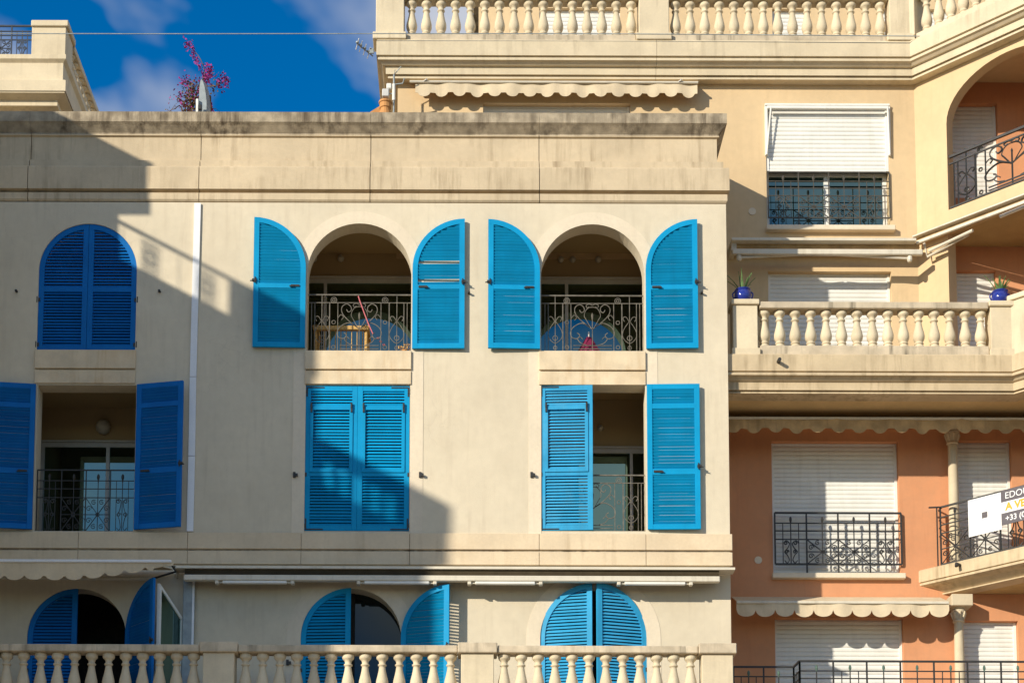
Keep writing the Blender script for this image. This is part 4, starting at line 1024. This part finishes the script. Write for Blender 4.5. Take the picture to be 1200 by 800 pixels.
for px in (497, 795):
    x = fx(px, 98, Ya); MB().tube([(x, Ya - .02, zt_ - .02), (x + .05, Ya - .05, zt_ - .0), (x - .08, Ya + .1, zt_ - .03), (x - .1, Y2 - .01, zt_ - .05)], .013, 6).build('arm', M['alu'], at)

am = thing('retracted_awning', (6.6, 1.3, fz(970, 297, 1.4)), 'retracted cream awning with folded arms above the balcony with blue pots', 'awning')
x0, x1 = fx(856, 280, 1.45), fx(1071, 280, 1.45)
MB().box(x0, x1, 1.30, Y2 - .003, fz(960, 281.5, 1.30), fz(960, 278.5, 1.30)).build('top_profile', M['awnmetal'], am)
x0, x1 = fx(858, 295, 1.3), fx(1081, 295, 1.3)
MB().box(x0, x1, 1.26, 1.34, fz(960, 298.5, 1.28), fz(960, 292, 1.28), c=.012).build('front_bar', M['awnmetal'], am)
MB().box(x0, x1, 1.45, 1.62, fz(960, 293, 1.5), fz(960, 284, 1.5), c=.03).build('roller', M['fabricd'], am)
for (pa_, ya_, pb_, yb_) in ((866, 302, 960, 297.5), (1066, 303, 965, 297.5)):
    a, b = P(pa_, ya_, 1.32), P(pb_, yb_, 1.38)
    ar = MB().tube([a, b], .022, 8).build('arm', M['awnmetal'], am)
    MB().lathe([(.03, -.06), (.045, -.03), (.045, .03), (.03, .06)], a, 8).build('arm_joint', M['awnmetal'], ar)
MB().box(fx(856, 286, 1.5), fx(862, 286, 1.5), 1.40, Y2 - .003, fz(860, 296, 1.5), fz(860, 283, 1.5)).build('bracket', M['awnmetal'], am)
ac = thing('retracted_awning', (8.4, .9, fz(1130, 280, 1.0)), 'retracted awning with white arms slanting along the canted corner under the arched loggia', 'awning')
def dC(px, py, off): return PD(px, py, OC + nC * off)
def slab_d(name, pxa, pya, off, s1, hz, dep, mk):
    a = dC(pxa, pya, off); Rm = Matrix.Translation((a.x, a.y, a.z)) @ Matrix.Rotation(radians(-45), 4, 'Z')
    return MB().box(0, s1, -dep, 0, -hz, 0, Rm, .006).build(name, M[mk], ac)
slab_d('top_profile', 1073, 279, -.18, 3.2, .03, .12, 'awnmetal')
slab_d('front_bar', 1075, 283.5, -.30, 3.2, .055, .05, 'awnmetal')
slab_d('roller', 1078, 281, -.05, 3.1, .10, .16, 'fabricd')
for (xa_, ya_, xb_, yb_, mk) in ((1089, 294, 1140, 270, 'awnmetal'), (1172, 254, 1240, 226, 'white')):
    a, b = dC(xa_, ya_, -.2), dC(xb_, yb_, -.24)
    MB().tube([a, b], .028, 8).build('arm', M[mk], ac)
MB().tube([dC(1083, 285, -.2), dC(1087, 301, -.15), dC(1135, 275, -.18)], .024, 8).build('arm', M['awnmetal'], ac)

ab = thing('scalloped_awning', (7, 1.0, fz(1000, 500, 1.0)), 'stained brown scalloped awning under the balcony above the terracotta wall', 'awning')
Yq = .95
MB().box(XR + .012, 12, 1.2, 1.5, fz(1000, 484, 1.2), fz(1000, 480.5, 1.2)).build('top_profile', M['awnmetal'], ab)
MB().box(XR + .012, 12, 1.25, 1.45, fz(1000, 489, 1.2), fz(1000, 484.6, 1.2)).build('roller', M['dark'], ab)
zt_ = fz(1000, 491, Yq)
MB().box(XR + .05, 12, Yq - .03, Yq + .02, zt_ - .01, zt_ + .03, c=.006).build('front_bar', M['awnmetal'], ab)
valance(MB(), XR + .05, 12, Yq, zt_, fz(1000, 502, Yq), 22, .075, flat=.30, wob=.02).build('valance', M['fabricd'], ab)
mb = MB().add([(XR + .05, Yq, zt_), (12, Yq, zt_), (12, 1.3, zt_ + .10), (XR + .05, 1.3, zt_ + .10), (XR + .05, Yq, zt_ + .006), (12, Yq, zt_ + .006), (12, 1.3, zt_ + .106), (XR + .05, 1.3, zt_ + .106)], [(0,1,2,3),(7,6,5,4),(0,4,5,1),(1,5,6,2),(2,6,7,3),(3,7,4,0)])
mb.build('canopy', M['fabricd'], ab)

ad = thing('scalloped_awning', (6, 1.2, fz(980, 720, 1.2)), 'clean beige scalloped awning on the terracotta wall below the iron window railing', 'awning')
Yd = 1.22
x0, x1 = fx(863, 710, Yd), fx(1112, 710, Yd)
zA, zB = fz(980, 698, Y2 - .1), fz(980, 706.5, Yd)
mb = MB().add([(x0, Yd, zB + .03), (x1, Yd, zB + .03), (x1, Y2 - .02, zA), (x0, Y2 - .02, zA), (x0, Yd, zB + .036), (x1, Yd, zB + .036), (x1, Y2 - .02, zA + .006), (x0, Y2 - .02, zA + .006)], [(0,1,2,3),(7,6,5,4),(0,4,5,1),(1,5,6,2),(2,6,7,3),(3,7,4,0)])
mb.build('canopy', M['fabric'], ad)
MB().box(x0, x1, Yd - .03, Yd + .02, zB - .012, zB + .035, c=.008).build('front_bar', M['awnmetal'], ad)
valance(MB(), x0, x1, Yd - .005, zB - .01, fz(980, 714.5, Yd), 11, .115, flat=.5, wob=.010).build('valance', M['fabric'], ad)

# sale banner on the canted railing -----------------------------------------------------------
sg = thing('banner', tuple(PD(1165, 620, OR - nC * .05)), 'white and slate sale banner tied to the black iron railing of the canted balcony', 'banner')
OS = OR - nC * .045
def dB(px, py): q = PD(px, py, OS); return (q - OS).dot(UC), q.z
s0, zA = dB(1134.5, 586.5); s1, _ = dB(1173, 577); s2 = s1 + 1.55; zB = dB(1137, 629)[1]
Rb = Matrix.Translation((OS.x, OS.y, 0)) @ Matrix.Rotation(radians(-45), 4, 'Z')
pn = MB().box(s0, s1, -.008, .0, zB, zA, Rb).build('white_panel', M['sign'], sg)
hB = zA - zB; ztx = zA + .02
for i, (mk, a, b) in enumerate((('signd', .0, .34), ('sign', .34, .66), ('signd', .66, 1.0))):
    MB().box(s1 + .004, s2, -.008 - .0005 * i, .0, ztx - hB * b * .93 + .0008, ztx - hB * a * .93, Rb).build('band', M[mk], sg)
def text(body, s, z, size, mk, parent, bold=.0):
    cu = bpy.data.curves.new('txt', 'FONT'); cu.body = body; cu.size = size; cu.offset = bold; cu.extrude = .0
    cu.align_x = 'LEFT'; cu.align_y = 'CENTER'
    o = bpy.data.objects.new('txt', cu); COL.objects.link(o)
    me = bpy.data.meshes.new_from_object(o); bpy.data.objects.remove(o)
    me.materials.append(M[mk])
    T = Rb @ Matrix.Translation((s, -.0115, z)) @ Matrix.Rotation(pi / 2, 4, 'X')
    me.transform(T)
    link('lettering', me, parent)
text('EDOU', s1 + .07, ztx - hB * .165, .155, 'sign', sg, .0)
text('A VENDRE', s1 + .08, ztx - hB * .465, .172, 'orange', sg, .007)
text('+33 (0)4', s1 + .07, ztx - hB * .775, .132, 'sign', sg, .002)
cxm, czm = (s0 + s1) / 2, (zA + zB) / 2
MB().box(cxm - .05, cxm + .05, -.012, -.009, czm - .05, czm + .05, Rb).build('emblem', M['signd'], sg)
for i in range(4):
    ss = s0 + .04 + (s2 - s0 - .1) * i / 3
    MB().tube([Rb @ Vector((ss, -.01, zA - .02)), Rb @ Vector((ss + .01, .05, zA + .01))], .006, 5).build('tie', M['iron'], sg)

# blue pots --------------------------------------------------------------------------------------
def pot(px, py, label, top, seed):
    random.seed(seed)
    b = P(px, py, YM - .0); zb = top
    t_ = thing('potted_plant', (b.x, YM, zb), label, 'plant', 'blue pots on the balcony balustrade')
    r = .143
    MB().lathe([(r * .62, 0), (r * .80, .02), (r * .98, .07), (r, .11), (r * .95, .155), (r * .86, .185), (r * .92, .20), (r * .96, .212), (r * .93, .22), (r * .82, .215), (r * .78, .18)], (b.x, YM, zb), 28).build('pot', M['ceramic'], t_, True)
    MB().lathe([(r * .78, .175), (r * .5, .182), (.01, .185)], (b.x, YM, zb), 16).build('soil', M['twig'], t_)
    for sx in (-1, 1):
        MB().tube(smoothpts([(b.x + sx * r * .9, YM, zb + .19), (b.x + sx * r * 1.15, YM, zb + .16), (b.x + sx * r * 1.12, YM, zb + .10), (b.x + sx * r * .98, YM, zb + .08)], 3), .012, 6).build('handle', M['ceramic'], t_, True)
    for i in range(13):
        q = random.uniform(0, 2 * pi); ln = random.uniform(.24, .42); le = random.uniform(.1, .75)
        dr = Vector((cos(q) * le, sin(q) * le * .8, 1)).normalized(); sd2 = Vector((-sin(q), cos(q), 0))
        vs = []; base = Vector((b.x + cos(q) * .03, YM + sin(q) * .03, zb + .18))
        for k in range(6):
            t = k / 5; c = base + dr * ln * t + Vector((cos(q), sin(q), 0)) * le * .10 * t * t - Vector((0, 0, .10 * le * t * t)); wd = .023 * (1 - t) ** .7 + .001
            nn = dr.cross(sd2) * .006
            vs += [c - sd2 * wd, c + nn, c + sd2 * wd, c - nn]
        fs = []
        for k in range(5):
            a = k * 4
            for j in range(4): fs.append((a + j, a + (j + 1) % 4, a + 4 + (j + 1) % 4, a + 4 + j))
        MB().add(vs, fs).build('leaf', M['leaf'], t_, True)
pot(870.5, 348, 'cobalt blue pot with an upright spiky plant on the balustrade end against the cream block', fz(1000, 350.5, YM - .16) + .001, 3)
pot(1172, 350, 'cobalt blue pot with a spiky plant on the balustrade pier near the canted corner', fz(1000, 351.5, YM - .16) + .001, 9)
random.seed(21)

# ================================================================== ROOF THINGS
bo = thing('bougainvillea', (fx(224, 130, .7), .7, ROOF), 'magenta flowering bougainvillea rising above the stained parapet beside a grey fin', 'plant')
base = Vector((fx(226, 150, .75), .75, ROOF + .01))
def gp(px, py): return P(px, py, .75 + random.uniform(-.12, .12))
stems = []
for path in ([(224, 133), (232, 108), (240, 88), (236, 72), (228, 60), (219, 52)], [(228, 133), (240, 104), (252, 101), (264, 95), (270, 92)], [(222, 133), (226, 110), (222, 97), (214, 97)], [(218, 133), (216, 122), (209, 115)],
             [(226, 133), (230, 112), (234, 98), (243, 86), (247, 82)], [(214, 133), (204, 128), (198, 131)], [(230, 133), (236, 120), (246, 122), (249, 128)], [(220, 133), (218, 118), (226, 106), (232, 96)], [(224, 133), (228, 118), (238, 108)]):
    pts = [base + Vector((random.uniform(-.1, .1), 0, 0))] + [gp(*p) for p in path]
    pts = smoothpts([tuple(p) for p in pts], 5); stems.append(pts)
tw = MB()
for s_ in stems: tw.tube(s_, [.013 - .010 * i / len(s_) for i in range(len(s_))], 5)
for i in range(46):
    s_ = random.choice(stems); p = Vector(random.choice(s_[len(s_) // 4:])); e = p + Vector((random.uniform(-.12, .12), random.uniform(-.1, .1), random.uniform(-.03, .14)))
    tw.tube([p, (p + e) / 2 + Vector((0, 0, .02)), e], [.004, .003, .002], 4)
tw.build('stem', M['twig'], bo)
lv, fl = MB(), MB()
def card(mb, c, s):
    a = Vector((random.gauss(0, 1), random.gauss(0, 1), random.gauss(0, 1))).normalized(); b = a.orthogonal().normalized(); b = (b * cos(1) + a.cross(b) * sin(random.uniform(0, 6))).normalized()
    mb.add([c - a * s, c + b * s * .6 + a.cross(b) * s * .2, c + a * s, c - b * s * .6 + a.cross(b) * s * .2], [(0, 1, 2), (0, 2, 3)])
for (px, py, sx, sy, n, m_) in ((224, 112, 10, 12, 170, lv), (222, 124, 10, 8, 130, lv), (228, 104, 8, 6, 40, lv), (250, 101, 5, 2, 24, lv),
                             (217, 97, 6, 3, 60, fl), (232, 98, 10, 4, 60, fl), (245, 83, 4.5, 3.5, 90, fl), (241, 91, 5, 4, 70, fl), (213, 115, 6, 4, 60, fl), (228, 112, 8, 8, 50, fl), (220, 122, 12, 7, 40, fl),
                             (264, 94.5, 4, 2.6, 80, fl), (257, 97, 3, 2, 40, fl), (220, 53.5, 3.5, 2, 40, fl), (226, 57, 2, 2, 22, fl), (227, 65, 2, 4, 20, fl), (234, 78, 2, 3, 26, fl), (230, 70, 1.5, 3, 14, fl), (248, 126, 2, 3, 26, fl), (203, 120, 5, 3, 8, fl), (199, 128, 4, 3, 8, lv)):
    for i in range(n):
        q = P(random.gauss(px, sx * .55), min(136, random.gauss(py, sy * .55)), .75); q.y += random.gauss(0, .12)
        card(m_, q, random.uniform(.016, .032))
o = lv.build('foliage', M['bleaf'], bo); o['kind'] = 'stuff'
o = fl.build('flowers', M['bract'], bo); o['kind'] = 'stuff'
# grey fin
fn = thing('metal_fin', (fx(239, 130, .35), .38, ROOF), 'grey pointed metal fin standing behind the parapet in front of the bougainvillea', 'fin')
Yf_ = .42; q = [P(*p, Yf_) for p in ((233, 134), (243.5, 134), (242, 118), (240, 103), (237.5, 95), (236, 92.5), (234.8, 95), (233.5, 104))]
q[0].z = q[1].z = ROOF + .01
vs = [(p.x, Yf_, p.z) for p in q] + [(p.x + .05, Yf_ + .12, p.z) for p in q]
n = len(q); MB().add(vs, [tuple(range(n)), tuple(range(n, 2 * n))[::-1]] + [(i, (i + 1) % n, (i + 1) % n + n, i + n) for i in range(n)]).build('fin_body', M['zinc'], fn)
p = P(231.3, 122, Yf_ - .04)
MB().box(p.x - .022, p.x + .022, Yf_ - .06, Yf_ - .002, p.z - .16, p.z + .085, c=.008).build('lamp_tube', M['white'], fn)
p = P(234.5, 126, Yf_ - .07); MB().box(p.x - .03, p.x + .03, Yf_ - .10, Yf_ - .061, p.z - .05, p.z + .04, c=.01).build('junction_box', M['iron'], fn)
MB().lathe([(.035, 0), (.025, .35), (.02, .36)], (fx(245.5, 120, .6), .62, P(245, 134, .6).z - .02), 8).build('post', M['twig'], fn)
# chimney pots, mast and antenna at the end of the corner building
cpz = ROOF + .01
def zat(py, Y): return fz(455, py, Y)
Yc = 1.3
cp = thing('chimney_pot', (fx(451, 128, Yc), Yc, cpz), 'orange terracotta chimney pot behind the parapet beside the roof terrace house', 'chimney')
zt_ = zat(119.5, Yc)
MB().lathe([(.10, 0), (.10, zt_ - cpz - .19), (.085, zt_ - cpz - .18), (.085, zt_ - cpz - .13), (.10, zt_ - cpz - .12), (.10, zt_ - cpz - .04), (.115, zt_ - cpz - .03), (.115, zt_ - cpz), (.08, zt_ - cpz), (.08, zt_ - cpz - .1)], (fx(451.5, 128, Yc), Yc, cpz), 14).build('clay_pot', M['pot'], cp)
rf = thing('roof_ridge', (fx(441, 130, 1.5), 1.55, cpz), 'small brown tiled roof hood low against the left end of the roof terrace house', 'roof hood')
a, b = P(434, 133, 1.4), P(449, 122, 1.4)
MB().add([(a.x, 1.4, cpz), (b.x, 1.4, cpz), (b.x, 1.4, b.z), (a.x, 1.4, a.z + .03), (a.x, 1.75, cpz), (b.x, 1.75, cpz), (b.x, 1.75, b.z), (a.x, 1.75, a.z + .03)], [(0,1,2,3),(7,6,5,4),(0,4,5,1),(1,5,6,2),(2,6,7,3),(3,7,4,0)]).build('tile_hood', M['pot'], rf)
ms = thing('antenna_mast', (fx(461.5, 128, Yc), Yc, cpz), 'grey mast with junction boxes behind the parapet beside the chimney pot', 'mast')
xq = fx(461.5, 115, Yc)
MB().tube([(xq, Yc, cpz), (xq, Yc, zat(88, Yc))], .017, 8).build('pole', M['zinc'], ms)
MB().tube([(xq, Yc, zat(118, Yc)), (xq, Yc, zat(99, Yc))], .03, 8).build('sleeve', M['white'], ms)
p = P(452, 110, Yc); MB().box(p.x - .06, p.x + .06, Yc - .05, Yc + .05, p.z - .07, p.z + .07, c=.012).build('junction_box', M['alu'], ms)
p2 = P(456, 102, Yc); MB().box(p2.x - .045, p2.x + .045, Yc - .04, Yc + .05, p2.z - .05, p2.z + .05, c=.012).build('junction_box', M['white'], ms)
MB().tube([(p.x, Yc, p.z), (xq, Yc, p.z)], .012, 6).build('bracket', M['zinc'], ms)
p3 = P(472, 98, Yc); MB().tube([(xq, Yc, p3.z - .02), p3, p3 + Vector((.03, -.06, .06))], .014, 6).build('bracket', M['zinc'], ms)
MB().tube([P(463, 82, 1.25), (xq, Yc, zat(88, Yc)), P(470, 78, 1.25)], .008, 5).build('dipole', M['zinc'], ms)
an = thing('television_antenna', tuple(P(437, 60, Y2 - .36)), 'small television antenna sticking out from the cornice corner into the sky', 'antenna')
a, b = P(437, 66, Y2 - .30), P(418, 51, Y2 - .5)
MB().tube([a, b], .012, 6).build('boom', M['zinc'], an)
for t in (.25, .5, .75, .95):
    c = a.lerp(b, t); MB().tube([c + Vector((-.03, .07, -.06)), c + Vector((.03, -.07, .06))], .008, 5).build('element', M['white'], an)
    MB().lathe([(.002, -.025), (.028, -.01), (.028, .012), (.002, .025)], c + Vector((.0, -.03, .01)), 8).build('insulator', M['zinc'], an)
p = P(437, 60.5, Y2 - .37); MB().box(p.x - .06, p.x + .02, Y2 - .40, Y2 - .37, p.z - .05, p.z + .05, c=.008).build('mount_plate', M['zinc'], an)
# cables
cb = MB()
pts = [P(-260 + i * 50, 38.5 + .0035 * (-260 + i * 50) + 1.0 * sin(i * .25), 1.30) for i in range(28)]
tag(MB().tube(pts, .009, 6).build('cable', M['zinc'], None), 'thin grey cable stretched across the blue sky and past the roof terrace balustrade', 'cable')

# ================================================================== LEFT TERRACE HOUSE (behind the parapet)
lh = thing('terrace_house', (-9.5, 6, .12), 'pale cream house with roof balcony seen above the stained parapet against the sky', 'building')
Yh = 4.0
XH = fx(74, 80, Yh)
def Zh(y, o=0): return fz(60, y, Yh - o)
prof_h = [(.06, Zh(66)), (.06, Zh(71)), (.02, Zh(73)), (.0, Zh(74)), (.0, Zh(93.5)), (.07, Zh(94, .07)), (.07, Zh(106.5, .07)), (.03, Zh(107.5)), (.03, Zh(108.5)), (.05, Zh(109)), (.05, Zh(110.5)), (-.10, Zh(117, -.1)), (-.12, Zh(118, -.12)), (-.12, Zh(124, -.12)), (-.2, Zh(125, -.2)), (-.6, Zh(125, -.2)), (-.6, Zh(66))]
MB().sweep([(-16, Yh), (XH, Yh), (XH, 16)], prof_h).build('balcony_edge', M['stone'], lh)
MB().box(-16, XH - .55, Yh + .55, 15, .12, Zh(66) - .01).build('wall', M['stone'], lh)
zh0 = Zh(66) + .001; zh1 = Zh(26, -.0)
xa, xb = fx(37.5, 50, Yh), fx(77.5, 50, Yh)
pi_ = MB().box(xa, xb, Yh - .03, Yh + .55, zh0, zh1 - .12, c=.008).build('pier', M['stone'], lh)
MB().box(xa - .01, xb + .045, Yh - .07, Yh + .6, zh1 - .119, zh1, c=.012).build('pier_cap', M['stone'], pi_)
rail_grid(lh, (xa - 3.2, Yh + .05, zh0), (1, 0, 0), 3.2, fz(20, 29, Yh) - zh0, 'ironb', 'SXSXXSXS', fin=False, low=.02)
MB().box(xb - .20, xb + .03, Yh + .601, 14, zh1 - .22, zh1 - .10, c=.01).build('rail', M['stone'], lh)
balusters(lh, [(xb - .09, Yh + .75 + i * .27, zh0 + .1) for i in range(22)], zh1 - .22 - zh0 - .1, BAL)
MB().box(xb - .25, xb - .01, Yh + .601, 14, zh0, zh0 + .1).build('plinth', M['stone'], lh)
# ================================================================== STEPPED WING (left of the picture; throws the big shadow)
wg = thing('stepped_house_wing', (-12, -4, .12), 'stepped cream wing projecting towards the street at the end of the block', 'building')
XW = -9.4
def caster(px, py):
    q = P(px, py, 0); t = (q.x - XW) / SA
    return -t, q.z + SE * t
ya1, za1 = caster(178, 190); _, za1b = caster(170, 249); yw1 = caster(140, 260)[0]
MB().box(-16, XW, ya1, -.01, za1b, za1).build('upper_cornice', M['stucco'], wg)
MB().box(-16, XW - .01, yw1, -.01, .12, za1b - .002).build('upper_wall', M['stucco'], wg)
y2, z2 = caster(376, 379); zb2 = caster(261, 365)[1] ; 
zb2 = P(261, 365, 0).z + SE * ((fx(261, 365, 0) - XW) / SA)
MB().box(-16, XW - .02, y2 + .04, yw1 - .002, .12, zb2 - .3).build('middle_wall', M['stucco'], wg)
MB().box(-16, XW, y2, yw1 - .002, zb2 - .298, zb2).build('middle_terrace', M['stucco'], wg)
rlw = MB().box(XW - .06, XW, y2, yw1 - .004, z2 - .045, z2).build('rail', M['stone'], wg)
yp = caster(272, 350)[0]
MB().box(XW - .06, XW, y2, yp, zb2 + .001, z2 - .061).build('pier', M['stucco'], wg)
k = 0
for px in (183, 250):
    yq = caster(px, 320)[0]
    for dy in (-.10, -.05, 0, .05, .10):
        MB().tube([(XW - .1, yq + dy, zb2), (XW - .1, yq + dy, z2 - .06)], .011, 5).build('bar', M['iron'], wg)
    MB().tube([(XW - .1, yq + .1 * cos(q * .5), (zb2 + z2) / 2 + .1 * sin(q * .5)) for q in range(13)], .014, 5).build('bar_ring', M['iron'], wg)
yy = yp + .15
while yy < yw1 - .05:
    MB().tube([(XW - .1, yy, zb2), (XW - .1, yy, z2 - .06)], .006, 5).build('bar', M['iron'], wg); yy += .30
y3, z3 = caster(530, 593); zb3 = z3 - .75
MB().box(-16, XW - .02, y3 + .04, y2 - .002, .12, zb3 - .3).build('lower_wall', M['stucco'], wg)
MB().box(-16, XW, y3, y2 - .002, zb3 - .298, zb3).build('lower_terrace', M['stucco'], wg)
MB().box(XW - .22, XW, y3, y2 - .004, z3 - .22, z3).build('rail', M['stone'], wg)
yp = caster(462, 560)[0]
MB().box(XW - .06, XW, y3, yp, zb3 + .001, z3 - .221).build('pier', M['stucco'], wg)
yy = yp + .12
while yy < y2 - .05:
    MB().tube([(XW - .1, yy, zb3), (XW - .1, yy, z3 - .22)], .055, 7).build('bar', M['stone'], wg); yy += .24
